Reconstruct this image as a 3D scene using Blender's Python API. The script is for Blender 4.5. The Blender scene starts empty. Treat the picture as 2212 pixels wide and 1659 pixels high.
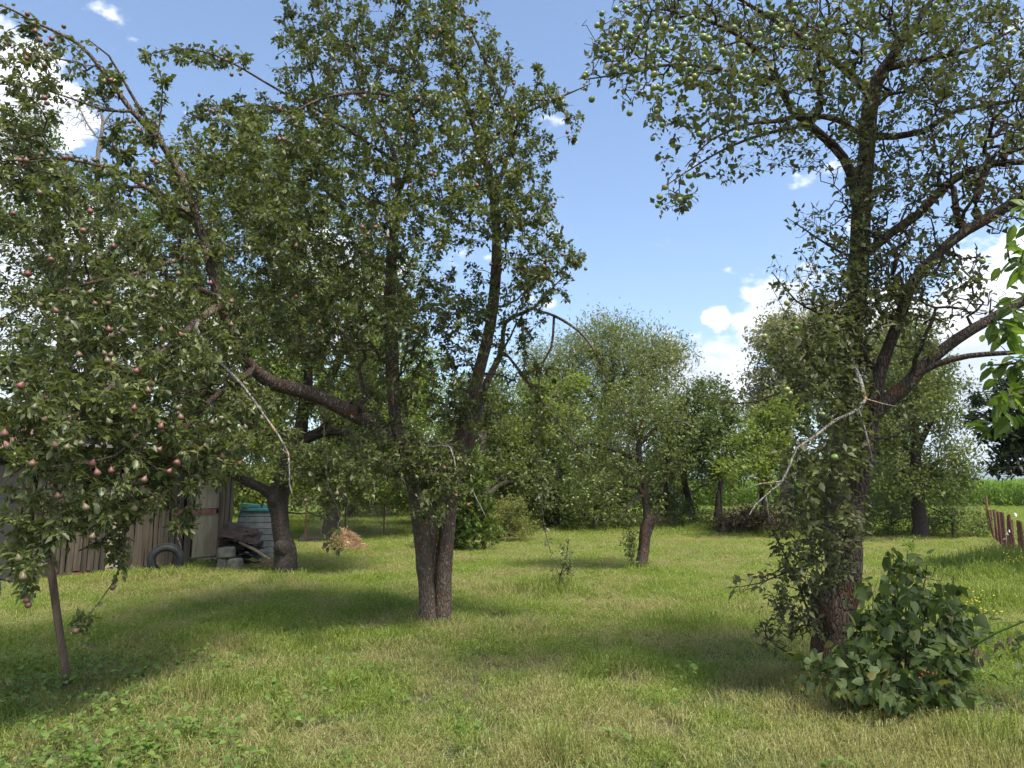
import bpy, math, random
import numpy as np
from mathutils import Vector, Matrix, noise as mnoise

S = bpy.context.scene
C = S.collection
random.seed(4)
RNG = np.random.default_rng(4)
PI = math.pi

# ------------------------------------------------------------------ camera
CAMH, PITCH, FPX, K = 1.6, math.radians(8.4), 718.0, 1024 / 2212.0
cd = bpy.data.cameras.new('camera')
cam = bpy.data.objects.new('camera', cd)
C.objects.link(cam)
cam.location = (0, 0, CAMH)
cam.rotation_euler = (math.radians(90) + PITCH, 0, 0)
cd.sensor_width = 36
cd.lens = 36 * FPX / 1024
cd.clip_end = 30000
cd.clip_start = 0.05
S.camera = cam

# ------------------------------------------------------------------ light
SUN_EL, SUN_AZ = math.radians(63), math.radians(142)      # azimuth clockwise from +Y (towards the right)
sd = bpy.data.lights.new('sun', 'SUN')
sd.energy = 2.3
sd.angle = math.radians(14)   # the sun stands behind thin cloud: no crisp shadow edge in the photograph
sd.color = (1.0, 0.95, 0.86)
sun = bpy.data.objects.new('sun', sd)
C.objects.link(sun)
to_sun = Vector((math.sin(SUN_AZ) * math.cos(SUN_EL), math.cos(SUN_AZ) * math.cos(SUN_EL), math.sin(SUN_EL)))
sun.rotation_euler = to_sun.to_track_quat('Z', 'Y').to_euler()
sun.location = (0, 0, 30)

S.view_settings.view_transform = 'Standard'
S.view_settings.look = 'None'
S.view_settings.gamma = 1
S.view_settings.use_curve_mapping = False
S.view_settings.exposure = 1.95


def P(px, py, Y):
    """the point at distance Y (metres ahead) that the photograph shows at px, py (2212 x 1659)."""
    u = (px * K - 512) / FPX
    v = (384 - py * K) / FPX
    y = math.cos(PITCH) - v * math.sin(PITCH)
    z = math.sin(PITCH) + v * math.cos(PITCH)
    t = Y / y
    return (u * t, Y, CAMH + z * t)


def G(px, py, z=0.0):
    u = (px * K - 512) / FPX
    v = (384 - py * K) / FPX
    y = math.cos(PITCH) - v * math.sin(PITCH)
    zz = math.sin(PITCH) + v * math.cos(PITCH)
    t = (z - CAMH) / zz
    return (u * t, y * t, z)


def proj(p):
    """photograph pixel of world points (n,3)"""
    p = np.asarray(p, float)
    d = p - np.array([0, 0, CAMH])
    yc = d[:, 1] * math.cos(PITCH) + d[:, 2] * math.sin(PITCH)
    zc = -d[:, 1] * math.sin(PITCH) + d[:, 2] * math.cos(PITCH)
    yc = np.maximum(yc, 0.05)
    return np.stack([(512 + FPX * d[:, 0] / yc) / K, (384 - FPX * zc / yc) / K], 1)


# ------------------------------------------------------------------ world
W = bpy.data.worlds.new('World')
S.world = W
W.use_nodes = True
nt = W.node_tree
nt.nodes.clear()


def N(nt, t, **kw):
    n = nt.nodes.new(t)
    for k, v in kw.items():
        if k == 'inp':
            for a, b in v.items():
                n.inputs[a].default_value = b
        else:
            setattr(n, k, v)
    return n


def math_node(nt, op, a, b=None, clamp=False):
    n = N(nt, 'ShaderNodeMath', operation=op, use_clamp=clamp)
    for i, v in enumerate((a, b)):
        if v is None:
            continue
        if isinstance(v, (int, float)):
            n.inputs[i].default_value = v
        else:
            nt.links.new(v, n.inputs[i])
    return n.outputs[0]


def map_range(nt, v, a, b, c=0.0, d=1.0, smooth=True):
    n = N(nt, 'ShaderNodeMapRange', interpolation_type='SMOOTHSTEP' if smooth else 'LINEAR')
    nt.links.new(v, n.inputs[0])
    for i, q in enumerate((a, b, c, d)):
        n.inputs[1 + i].default_value = q
    return n.outputs[0]


sky = N(nt, 'ShaderNodeTexSky', sky_type='NISHITA')
sky.sun_disc = False
sky.sun_elevation = SUN_EL
sky.sun_rotation = SUN_AZ
sky.air_density = 1.0
sky.dust_density = 0.0
sky.ozone_density = 3.2
bg_sky = N(nt, 'ShaderNodeBackground')
bg_sky.inputs[1].default_value = 0.062
nt.links.new(sky.outputs[0], bg_sky.inputs[0])
tc = N(nt, 'ShaderNodeTexCoord')
mp = N(nt, 'ShaderNodeMapping')
mp.inputs['Scale'].default_value = (1, 1, 1.5)
nt.links.new(tc.outputs['Generated'], mp.inputs[0])
no = N(nt, 'ShaderNodeTexNoise')
no.inputs['Scale'].default_value = 11.0
no.inputs['Detail'].default_value = 9.0
no.inputs['Roughness'].default_value = 0.55
nt.links.new(mp.outputs[0], no.inputs['Vector'])
mask = None
# cumulus banks: photograph position, angular radius in degrees
for (px, py, r) in [(1550, 835, 4.0), (1620, 830, 3.6), (1700, 750, 4.0), (1830, 740, 4.0), (2060, 730, 4.5), (1990, 770, 4), (2170, 720, 5),
                    (2120, 980, 4), (2190, 940, 4), (20, 150, 3.2), (110, 240, 2.4), (210, 560, 3), (-120, 250, 6), (340, 860, 7), (100, 760, 8),
                    (480, 800, 6), (700, 640, 4), (1548, 692, 1.0)]:
    d = (Vector(P(px, py, 100)) - Vector((0, 0, CAMH))).normalized()
    dn = N(nt, 'ShaderNodeVectorMath', operation='DOT_PRODUCT')
    nt.links.new(tc.outputs['Generated'], dn.inputs[0])
    dn.inputs[1].default_value = d
    m = map_range(nt, dn.outputs['Value'], math.cos(math.radians(r * 1.7)), math.cos(math.radians(r * 0.3)))
    mask = m if mask is None else math_node(nt, 'MAXIMUM', mask, m)
sep = N(nt, 'ShaderNodeSeparateXYZ')
nt.links.new(tc.outputs['Generated'], sep.inputs[0])
# unseen cloud cover added behind the camera, thickened as fill light
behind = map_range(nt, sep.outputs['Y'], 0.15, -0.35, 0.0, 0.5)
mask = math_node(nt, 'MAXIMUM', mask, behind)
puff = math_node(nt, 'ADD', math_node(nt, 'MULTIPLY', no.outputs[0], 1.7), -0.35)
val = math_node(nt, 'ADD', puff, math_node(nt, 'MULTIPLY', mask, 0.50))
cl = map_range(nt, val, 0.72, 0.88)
no2 = N(nt, 'ShaderNodeTexNoise')
no2.inputs['Scale'].default_value = 14.0
no2.inputs['Detail'].default_value = 6.0
nt.links.new(mp.outputs[0], no2.inputs['Vector'])
cr = N(nt, 'ShaderNodeValToRGB')
cr.color_ramp.elements[0].position = 0.35
cr.color_ramp.elements[0].color = (0.56, 0.60, 0.68, 1)
cr.color_ramp.elements[1].position = 0.6
cr.color_ramp.elements[1].color = (0.95, 0.96, 1.0, 1)
nt.links.new(no2.outputs[0], cr.inputs[0])
bg_cl = N(nt, 'ShaderNodeBackground')
# clouds near the veiled sun are brighter; this strengthens the rear fill
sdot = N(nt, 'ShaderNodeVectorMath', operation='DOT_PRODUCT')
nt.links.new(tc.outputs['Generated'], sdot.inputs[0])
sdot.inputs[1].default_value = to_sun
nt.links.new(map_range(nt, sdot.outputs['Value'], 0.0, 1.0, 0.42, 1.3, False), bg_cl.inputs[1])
nt.links.new(cr.outputs[0], bg_cl.inputs[0])
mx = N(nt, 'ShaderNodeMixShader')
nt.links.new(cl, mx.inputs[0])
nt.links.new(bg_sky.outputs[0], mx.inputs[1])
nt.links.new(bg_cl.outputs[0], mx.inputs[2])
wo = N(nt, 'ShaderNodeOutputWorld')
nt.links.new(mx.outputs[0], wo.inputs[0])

S.cycles.max_bounces = 7
S.cycles.diffuse_bounces = 3
S.cycles.transmission_bounces = 4
S.cycles.use_denoising = True
S.cycles.sample_clamp_indirect = 4
S.cycles.use_adaptive_sampling = False


# ------------------------------------------------------------------ materials
def new_mat(name):
    m = bpy.data.materials.new(name)
    m.use_nodes = True
    m.node_tree.nodes.clear()
    return m, m.node_tree


def out(nt, sh):
    o = N(nt, 'ShaderNodeOutputMaterial')
    nt.links.new(sh, o.inputs[0])


def ramp(nt, fac, stops, interp='LINEAR'):
    n = N(nt, 'ShaderNodeValToRGB')
    e = n.color_ramp.elements
    n.color_ramp.interpolation = interp
    while len(e) < len(stops):
        e.new(0.5)
    for i, (p, c) in enumerate(stops):
        e[i].position = p
        e[i].color = (*c, 1)
    nt.links.new(fac, n.inputs[0])
    return n.outputs[0]


def mix_col(nt, fac, a, b, mode='MIX'):
    n = N(nt, 'ShaderNodeMix', data_type='RGBA', blend_type=mode)
    if isinstance(fac, (int, float)):
        n.inputs[0].default_value = fac
    else:
        nt.links.new(fac, n.inputs[0])
    for i, v in ((6, a), (7, b)):
        if isinstance(v, tuple):
            n.inputs[i].default_value = (*v, 1)
        else:
            nt.links.new(v, n.inputs[i])
    return n.outputs[2]


def noise_tex(nt, scale, detail=3, vec=None, rough=0.55):
    n = N(nt, 'ShaderNodeTexNoise')
    n.inputs['Scale'].default_value = scale
    n.inputs['Detail'].default_value = detail
    n.inputs['Roughness'].default_value = rough
    if vec is not None:
        nt.links.new(vec, n.inputs['Vector'])
    return n.outputs[0]


def pos_vec(nt, scale=(1, 1, 1)):
    g = N(nt, 'ShaderNodeNewGeometry')
    m = N(nt, 'ShaderNodeMapping')
    m.inputs['Scale'].default_value = scale
    nt.links.new(g.outputs['Position'], m.inputs[0])
    return m.outputs[0]


def leaf_mat(name, stops, back, trans=0.3, rough=0.5, rib=None, patch=0.0, spec=0.22):
    """per-leaf colour from a ramp, pale underside, light let through"""
    m, nt = new_mat(name)
    g = N(nt, 'ShaderNodeNewGeometry')
    oi = N(nt, 'ShaderNodeObjectInfo')
    r = math_node(nt, 'FRACT', math_node(nt, 'ADD', g.outputs['Random Per Island'], oi.outputs['Random']))
    if patch:
        nz = noise_tex(nt, 0.9, 2, g.outputs['Position'])
        r = math_node(nt, 'ADD', math_node(nt, 'MULTIPLY', r, 1 - patch), math_node(nt, 'MULTIPLY', map_range(nt, nz, .3, .7), patch))
    col = ramp(nt, r, stops)
    if rib:
        uv = N(nt, 'ShaderNodeUVMap')
        s = N(nt, 'ShaderNodeSeparateXYZ')
        nt.links.new(uv.outputs[0], s.inputs[0])
        a = math_node(nt, 'ABSOLUTE', s.outputs[1])
        f = map_range(nt, a, 0.008, 0.03, 0.75, 0.0)
        col = mix_col(nt, f, col, rib)
    backc = mix_col(nt, 0.6, col, back)
    colb = mix_col(nt, g.outputs['Backfacing'], col, backc)
    p = N(nt, 'ShaderNodeBsdfPrincipled')
    nt.links.new(colb, p.inputs['Base Color'])
    p.inputs['Roughness'].default_value = rough
    p.inputs['Specular IOR Level'].default_value = spec
    t = N(nt, 'ShaderNodeBsdfTranslucent')
    tcol = mix_col(nt, 1.0, col, (1.9, 2.0, 0.9), 'MULTIPLY')
    nt.links.new(tcol, t.inputs[0])
    mx = N(nt, 'ShaderNodeMixShader')
    mx.inputs[0].default_value = trans
    nt.links.new(p.outputs[0], mx.inputs[1])
    nt.links.new(t.outputs[0], mx.inputs[2])
    out(nt, mx.outputs[0])
    return m


def bark_mat(name, dark, light, lichen=None, lichen_amt=0.5, rust=None):
    m, nt = new_mat(name)
    v = pos_vec(nt, (1, 1, 0.28))
    vor = N(nt, 'ShaderNodeTexVoronoi', feature='DISTANCE_TO_EDGE')
    vor.inputs['Scale'].default_value = 38
    wob = noise_tex(nt, 9, 3, v)
    vv = N(nt, 'ShaderNodeVectorMath', operation='MULTIPLY_ADD')
    nt.links.new(wob, vv.inputs[0])
    vv.inputs[1].default_value = (0.1, 0.1, 0.1)
    nt.links.new(v, vv.inputs[2])
    nt.links.new(vv.outputs[0], vor.inputs['Vector'])
    crack = map_range(nt, vor.outputs['Distance'], 0.0, 0.22)
    n1 = noise_tex(nt, 60, 5, v)
    n2 = noise_tex(nt, 5, 3, pos_vec(nt))
    base = mix_col(nt, n1, dark, light)
    base = mix_col(nt, map_range(nt, crack, 0, 1, 0.55, 0.0, False), base, tuple(c * .45 for c in dark))
    if rust:
        base = mix_col(nt, map_range(nt, n2, .55, .66), base, rust)
    if lichen:
        n3 = noise_tex(nt, 22, 5, pos_vec(nt))
        base = mix_col(nt, map_range(nt, n3, 0.68 - lichen_amt * .25, 0.76 - lichen_amt * .25), base, lichen)
    h = math_node(nt, 'ADD', math_node(nt, 'MULTIPLY', crack, 1.0), math_node(nt, 'MULTIPLY', n1, 0.5))
    b = N(nt, 'ShaderNodeBump')
    b.inputs['Strength'].default_value = 0.9
    b.inputs['Distance'].default_value = 0.012
    nt.links.new(h, b.inputs['Height'])
    p = N(nt, 'ShaderNodeBsdfPrincipled')
    p.inputs['Roughness'].default_value = 0.85
    p.inputs['Specular IOR Level'].default_value = 0.2
    nt.links.new(base, p.inputs['Base Color'])
    nt.links.new(b.outputs[0], p.inputs['Normal'])
    out(nt, p.outputs[0])
    return m


def plain_mat(name, a, b, scale=8, rough=0.7, bump=0.3, stretch=(1, 1, 1), metal=0.0, spots=None, spot_scale=4, spot_th=0.6, objrand=0.0, dist=0.01, spec=0.4):
    m, nt = new_mat(name)
    v = pos_vec(nt, stretch)
    n1 = noise_tex(nt, scale, 6, v)
    col = mix_col(nt, map_range(nt, n1, .3, .7), a, b)
    if spots:
        n2 = noise_tex(nt, spot_scale, 4, pos_vec(nt))
        col = mix_col(nt, map_range(nt, n2, spot_th, spot_th + .12), col, spots)
    if objrand:
        oi = N(nt, 'ShaderNodeObjectInfo')
        hs = N(nt, 'ShaderNodeHueSaturation')
        nt.links.new(map_range(nt, oi.outputs['Random'], 0, 1, 1 - objrand, 1 + objrand, False), hs.inputs['Value'])
        nt.links.new(col, hs.inputs['Color'])
        col = hs.outputs[0]
    p = N(nt, 'ShaderNodeBsdfPrincipled')
    nt.links.new(col, p.inputs['Base Color'])
    p.inputs['Roughness'].default_value = rough
    p.inputs['Metallic'].default_value = metal
    p.inputs['Specular IOR Level'].default_value = spec
    if bump:
        bn = N(nt, 'ShaderNodeBump')
        bn.inputs['Strength'].default_value = bump
        bn.inputs['Distance'].default_value = dist
        nt.links.new(n1, bn.inputs['Height'])
        nt.links.new(bn.outputs[0], p.inputs['Normal'])
    out(nt, p.outputs[0])
    return m


M = {}
M['pear_leaf'] = leaf_mat('pear_leaf', [(0, (0.0348, 0.0480, 0.0153)), (.45, (0.0603, 0.0760, 0.0229)), (.8, (0.0986, 0.1120, 0.0323)), (.97, (0.1508, 0.1550, 0.0382)), (1, (0.2784, 0.2100, 0.0510))],
                          (0.1508, 0.1700, 0.0850), .26, .38, (0.1856, 0.2000, 0.0680), .25, .28)
M['apple_leaf'] = leaf_mat('apple_leaf', [(0, (0.0371, 0.0460, 0.0170)), (.5, (0.0580, 0.0700, 0.0238)), (.9, (0.0951, 0.1040, 0.0357)), (1, (0.1856, 0.1550, 0.0467))],
                           (0.1740, 0.1800, 0.1020), .26, .5, (0.1392, 0.1500, 0.0595), .2)
M['orchard_leaf'] = leaf_mat('orchard_leaf', [(0, (0.0580, 0.0750, 0.0213)), (.5, (0.0899, 0.1125, 0.0319)), (1, (0.1450, 0.1625, 0.0446))], (0.1740, 0.2000, 0.0956), .3, .5, None, .3)
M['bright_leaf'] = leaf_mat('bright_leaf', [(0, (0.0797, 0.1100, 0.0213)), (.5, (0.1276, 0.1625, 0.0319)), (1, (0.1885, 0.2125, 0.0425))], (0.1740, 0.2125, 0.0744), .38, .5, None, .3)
M['willow_leaf'] = leaf_mat('willow_leaf', [(0, (0.0696, 0.0900, 0.0306)), (.5, (0.1183, 0.1380, 0.0510)), (1, (0.1810, 0.1920, 0.0766))], (0.2784, 0.2760, 0.1632), .3, .5, None, .35)
M['silver_leaf'] = leaf_mat('silver_leaf', [(0, (0.1021, 0.1100, 0.0561)), (.5, (0.1659, 0.1650, 0.0889)), (1, (0.2424, 0.2310, 0.1309))], (0.3062, 0.2860, 0.1870), .3, .5, None, .3)
M['dark_leaf'] = leaf_mat('dark_leaf', [(0, (0.0139, 0.0240, 0.0136)), (.5, (0.0232, 0.0360, 0.0187)), (1, (0.0406, 0.0500, 0.0255))], (0.0696, 0.0800, 0.0425), .18, .5, None, .2)
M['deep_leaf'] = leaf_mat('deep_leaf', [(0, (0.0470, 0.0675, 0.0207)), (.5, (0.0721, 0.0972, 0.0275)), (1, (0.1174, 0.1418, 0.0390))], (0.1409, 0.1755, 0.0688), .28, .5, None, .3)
M['walnut_leaf'] = leaf_mat('walnut_leaf', [(0, (0.0580, 0.1000, 0.0170)), (.6, (0.0928, 0.1500, 0.0255)), (1, (0.1392, 0.2000, 0.0340))], (0.1624, 0.2000, 0.0680), .42, .42, (0.1856, 0.2200, 0.0680))
M['shrub_leaf'] = leaf_mat('shrub_leaf', [(0, (.034, .056, .016)), (.5, (.056, .082, .022)), (.93, (.085, .115, .032)), (1, (.17, .15, .045))], (.11, .14, .06), .3, .6, (.08, .11, .04))
M['juniper'] = leaf_mat('juniper', [(0, (0.0406, 0.0700, 0.0119)), (.5, (0.0696, 0.1100, 0.0170)), (1, (0.1276, 0.1600, 0.0255))], (0.1044, 0.1300, 0.0255), .2, .6, None, .45)
M['berry_leaf'] = leaf_mat('berry_leaf', [(0, (0.0870, 0.1063, 0.0266)), (.6, (0.1595, 0.1750, 0.0478)), (.9, (0.2465, 0.2250, 0.0638)), (1, (0.2900, 0.0875, 0.0319))], (0.2175, 0.2125, 0.0850), .35, .55, None, .3)
M['brush'] = leaf_mat('brush', [(0, (.05, .035, .022)), (.5, (.10, .07, .045)), (1, (.17, .12, .075))], (.1, .08, .06), .1, .8)
M['weed_leaf'] = leaf_mat('weed_leaf', [(0, (0.0580, 0.1063, 0.0213)), (.5, (0.0943, 0.1562, 0.0319)), (1, (0.1595, 0.2125, 0.0478))], (0.1450, 0.1875, 0.0638), .35, .55)
M['corn_leaf'] = leaf_mat('corn_leaf', [(0, (0.0696, 0.1300, 0.0170)), (.5, (0.1044, 0.1800, 0.0255)), (1, (0.1624, 0.2200, 0.0425))], (0.1392, 0.1900, 0.0425), .4, .45)
M['hay'] = leaf_mat('hay', [(0, (.22, .13, .07)), (.5, (.36, .23, .13)), (1, (.5, .35, .22))], (.3, .2, .12), .1, .8)
M['dry_leaf'] = leaf_mat('dry_leaf', [(0, (.06, .04, .03)), (1, (.12, .08, .06))], (.1, .08, .06), .1, .8)
M['bark_pear'] = bark_mat('bark_pear', (.065, .046, .034), (.20, .15, .112), (.22, .22, .18), .3, (.13, .062, .034))
M['bark_apple'] = bark_mat('bark_apple', (.045, .034, .027), (.14, .105, .08), (.18, .18, .14), .2, (.11, .058, .034))
M['bark_dark'] = bark_mat('bark_dark', (.035, .028, .023), (.11, .085, .068), (.10, .11, .06), .2)
M['dead_wood'] = bark_mat('dead_wood', (.13, .115, .10), (.30, .275, .24), (.26, .265, .22), .6, (.30, .19, .12))
M['stick'] = plain_mat('stick', (.06, .038, .025), (.16, .105, .072), 30, .8, .6, (1, 1, .12))


def pear_mat():
    m, nt = new_mat('pear_skin')
    oi = N(nt, 'ShaderNodeObjectInfo')
    tcn = N(nt, 'ShaderNodeTexCoord')
    n1 = noise_tex(nt, 2.2, 3, tcn.outputs['Object'])
    s = N(nt, 'ShaderNodeSeparateXYZ')
    nt.links.new(tcn.outputs['Object'], s.inputs[0])
    f = math_node(nt, 'ADD', math_node(nt, 'MULTIPLY', s.outputs[0], 0.35), n1)
    f = math_node(nt, 'ADD', f, math_node(nt, 'MULTIPLY', oi.outputs['Random'], 0.55))
    col = ramp(nt, f, [(.45, (.075, .085, .03)), (.66, (.105, .075, .036)), (.95, (.145, .058, .042)), (1, (.15, .042, .036))])
    n2 = noise_tex(nt, 40, 2, tcn.outputs['Object'])
    col = mix_col(nt, map_range(nt, n2, .6, .75, 0, .35), col, (.3, .22, .12))
    p = N(nt, 'ShaderNodeBsdfPrincipled')
    nt.links.new(col, p.inputs['Base Color'])
    p.inputs['Roughness'].default_value = 0.5
    out(nt, p.outputs[0])
    return m


def apple_mat():
    m, nt = new_mat('apple_skin')
    oi = N(nt, 'ShaderNodeObjectInfo')
    g = N(nt, 'ShaderNodeNewGeometry')
    r = math_node(nt, 'FRACT', math_node(nt, 'ADD', oi.outputs['Random'], g.outputs['Random Per Island']))
    col = ramp(nt, r, [(0, (.10, .16, .035)), (.6, (.15, .20, .05)), (1, (.22, .22, .06))])
    p = N(nt, 'ShaderNodeBsdfPrincipled')
    nt.links.new(col, p.inputs['Base Color'])
    p.inputs['Roughness'].default_value = 0.4
    out(nt, p.outputs[0])
    return m


M['pear'] = pear_mat()
M['apple'] = apple_mat()


# ------------------------------------------------------------------ mesh helpers
def tri_mesh(name, V, F, uv=None, smooth=False):
    """mesh from float (n,3) and int (m,3|4) arrays"""
    V = np.ascontiguousarray(V, np.float32)
    F = np.ascontiguousarray(F, np.int32)
    k = F.shape[1]
    me = bpy.data.meshes.new(name)
    me.vertices.add(len(V))
    me.vertices.foreach_set('co', V.ravel())
    me.loops.add(F.size)
    me.loops.foreach_set('vertex_index', F.ravel())
    me.polygons.add(len(F))
    me.polygons.foreach_set('loop_start', np.arange(len(F), dtype=np.int32) * k)
    me.polygons.foreach_set('loop_total', np.full(len(F), k, np.int32))
    if smooth:
        me.polygons.foreach_set('use_smooth', np.ones(len(F), bool))
    if uv is not None:
        ul = me.uv_layers.new(name='UVMap')
        ul.data.foreach_set('uv', np.ascontiguousarray(uv, np.float32)[F.ravel()].ravel())
    me.update(calc_edges=True)
    me.validate()
    return me


def obj(name, me, mat=None, parent=None, **props):
    o = bpy.data.objects.new(name, me)
    C.objects.link(o)
    if mat is not None and me is not None and not me.materials:
        me.materials.append(mat)
    if parent is not None:
        o.parent = parent
    for k, v in props.items():
        o[k] = v
    return o


def thing(name, label, cat, loc=(0, 0, 0), rz=0.0, group=None):
    o = bpy.data.objects.new(name, None)
    C.objects.link(o)
    o.empty_display_size = 0.2
    o.location = loc
    o.rotation_euler = (0, 0, rz)
    o['label'] = label
    o['category'] = cat
    if group:
        o['group'] = group
    return o


class MB:
    """collects polygons into one mesh"""
    def __init__(s):
        s.V, s.F = [], []

    def add(s, v, f):
        b = len(s.V)
        s.V += [tuple(x) for x in v]
        s.F += [tuple(i + b for i in q) for q in f]

    def box(s, c, size, rot=None, jit=0.0):
        hx, hy, hz = [q / 2 for q in size]
        vs = [Vector((x * hx, y * hy, z * hz)) for x in (-1, 1) for y in (-1, 1) for z in (-1, 1)]
        if jit:
            vs = [v + Vector((random.uniform(-jit, jit), random.uniform(-jit, jit), random.uniform(-jit, jit))) for v in vs]
        if rot is not None:
            vs = [rot @ v for v in vs]
        s.add([v + Vector(c) for v in vs], [(0, 1, 3, 2), (4, 6, 7, 5), (0, 4, 5, 1), (2, 3, 7, 6), (0, 2, 6, 4), (1, 5, 7, 3)])

    def lathe(s, prof, n=12, off=(0, 0, 0), rot=None):
        b = []
        for (r, z) in prof:
            for i in range(n):
                a = 2 * PI * i / n
                b.append(Vector((r * math.cos(a), r * math.sin(a), z)))
        if rot is not None:
            b = [rot @ v for v in b]
        b = [v + Vector(off) for v in b]
        f = []
        for j in range(len(prof) - 1):
            for i in range(n):
                k = (i + 1) % n
                f.append((j * n + i, j * n + k, (j + 1) * n + k, (j + 1) * n + i))
        s.add(b, f)

    def tube(s, pts, rad, n=6):
        pts = [Vector(p) for p in pts]
        if not hasattr(rad, '__len__'):
            rad = [rad] * len(pts)
        b = []
        for i, p in enumerate(pts):
            t = (pts[min(i + 1, len(pts) - 1)] - pts[max(i - 1, 0)]).normalized()
            a = t.cross(Vector((0, 0, 1)) if abs(t.z) < .9 else Vector((1, 0, 0))).normalized()
            c = t.cross(a)
            for k in range(n):
                q = 2 * PI * k / n
                b.append(p + (a * math.cos(q) + c * math.sin(q)) * rad[i])
        f = []
        for j in range(len(pts) - 1):
            for i in range(n):
                k = (i + 1) % n
                f.append((j * n + i, j * n + k, (j + 1) * n + k, (j + 1) * n + i))
        f.append(tuple(range(n))[::-1])
        f.append(tuple(range((len(pts) - 1) * n, len(pts) * n)))
        s.add(b, f)

    def mesh(s, name, smooth=False, bevel=0.0):
        me = bpy.data.meshes.new(name)
        me.from_pydata(s.V, [], s.F)
        if smooth:
            for p in me.polygons:
                p.use_smooth = True
        me.update()
        return me

    def build(s, name, mat, parent=None, smooth=False, **props):
        return obj(name, s.mesh(name, smooth), mat, parent, **props)


def unit(v):
    return v / np.maximum(np.linalg.norm(v, axis=-1, keepdims=True), 1e-9)


# ------------------------------------------------------------------ leaves
def T(v, f):
    return np.array(v, float), np.array(f, int)


LEAF_PEAR = T([(0, .011, 0), (0, -.011, 0), (.27, 0, 0), (.44, .19, .05), (.44, 0, -.01), (.44, -.19, .05), (.70, .20, .05), (.70, 0, -.03), (.70, -.20, .05), (.88, .1, -.03), (.88, -.1, -.03), (1, 0, -.11)],
              [(0, 1, 2), (2, 4, 3), (2, 5, 4), (3, 4, 7), (3, 7, 6), (4, 5, 8), (4, 8, 7), (6, 7, 9), (7, 8, 10), (9, 7, 10), (9, 10, 11)])
LEAF_APPLE = T([(0, .012, 0), (0, -.012, 0), (.22, 0, 0), (.40, .22, .06), (.42, 0, -.01), (.40, -.22, .06), (.68, .23, .08), (.70, 0, -.02), (.68, -.23, .03), (1, 0, -.08)],
               [(0, 1, 2), (2, 4, 3), (2, 5, 4), (3, 4, 7), (3, 7, 6), (4, 5, 8), (4, 8, 7), (6, 7, 9), (7, 8, 9)])
LEAF_SMALL = T([(0, 0, 0), (.45, .24, .06), (.45, -.24, .06), (1, 0, -.03), (.5, 0, -.02)], [(0, 4, 1), (0, 2, 4), (1, 4, 3), (4, 2, 3)])
LEAF_MIN = T([(0, 0, 0), (.5, .25, .05), (.5, -.25, .05), (1, 0, -.05)], [(0, 2, 1), (1, 2, 3)])
LEAF_MID = T([(0, .011, 0), (0, -.011, 0), (.27, 0, 0), (.55, .22, .06), (.58, 0, -.02), (.55, -.22, .06), (1, 0, -.11)], [(0, 1, 2), (2, 4, 3), (2, 5, 4), (3, 4, 6), (4, 5, 6)])
LEAF_THIN = T([(0, 0, 0), (.5, .13, .03), (.5, -.13, .03), (1, 0, -.05)], [(0, 2, 1), (1, 2, 3)])
LEAF_HEART = T([(0, .01, 0), (0, -.01, 0), (.25, 0, 0), (.20, .16, .02), (.36, .29, .05), (.58, .27, .05), (.80, .14, 0), (1, 0, -.10), (.80, -.14, 0), (.58, -.27, .05), (.36, -.29, .05), (.20, -.16, .02), (.5, 0, -.02), (.75, 0, -.04)],
               [(0, 1, 2), (2, 12, 3), (3, 12, 4), (4, 12, 5), (5, 12, 13), (5, 13, 6), (6, 13, 7), (2, 11, 12), (11, 10, 12), (10, 9, 12), (9, 13, 12), (9, 8, 13), (8, 7, 13)])
LEAF_LONG = T([(0, .01, 0), (0, -.01, 0), (.1, 0, 0), (.32, .17, .05), (.35, 0, -.01), (.32, -.17, .05), (.62, .19, .03), (.65, 0, -.04), (.62, -.19, .03), (.85, .10, -.05), (.85, -.10, -.05), (1, 0, -.17)],
              LEAF_PEAR[1])


def leaf_frames(rng, tw, n_up=0.6, a=.5, b=.8, c=-.1):
    """leaf directions and normals round the twig directions tw (n,3)"""
    n = len(tw)
    d = unit(tw * a + unit(rng.normal(size=(n, 3))) * b + np.array([0, 0, c]))
    nn = unit(rng.normal(size=(n, 3))) * (1 - n_up) + np.array([0, 0, n_up])
    nn = unit(nn - d * np.sum(nn * d, 1, keepdims=True))
    return d, nn


def leaf_mesh(name, bases, d, nn, size, tpl, widths=None, smooth=False):
    tv, tf = tpl
    s = np.cross(nn, d)
    L = size[:, None, None]
    w = L if widths is None else L * widths[:, None, None]
    V = bases[:, None, :] + L * (tv[None, :, 0:1] * d[:, None, :] + tv[None, :, 2:3] * nn[:, None, :]) + w * tv[None, :, 1:2] * s[:, None, :]
    n, k = len(bases), len(tv)
    F = (tf[None] + (np.arange(n) * k)[:, None, None]).reshape(-1, 3)
    uv = np.tile(tv[:, :2], (n, 1))
    return tri_mesh(name, V.reshape(-1, 3), F, uv, smooth)


# ------------------------------------------------------------------ trees
def catmull(pts, step):
    pts = np.array(pts, float)
    if len(pts) == 2:
        n = max(2, int(np.linalg.norm(pts[1, :3] - pts[0, :3]) / step) + 1)
        t = np.linspace(0, 1, n)[:, None]
        return pts[0] * (1 - t) + pts[1] * t
    q = np.vstack([2 * pts[0] - pts[1], pts, 2 * pts[-1] - pts[-2]])
    res = []
    for i in range(1, len(q) - 2):
        n = max(1, int(np.linalg.norm(q[i + 1, :3] - q[i, :3]) / step))
        for t in np.arange(n) / n:
            a, b, c, d = q[i - 1], q[i], q[i + 1], q[i + 2]
            res.append(.5 * (2 * b + (c - a) * t + (2 * a - 5 * b + 4 * c - d) * t * t + (3 * b - a - 3 * c + d) * t ** 3))
    res.append(pts[-1])
    return np.array(res)


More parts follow.
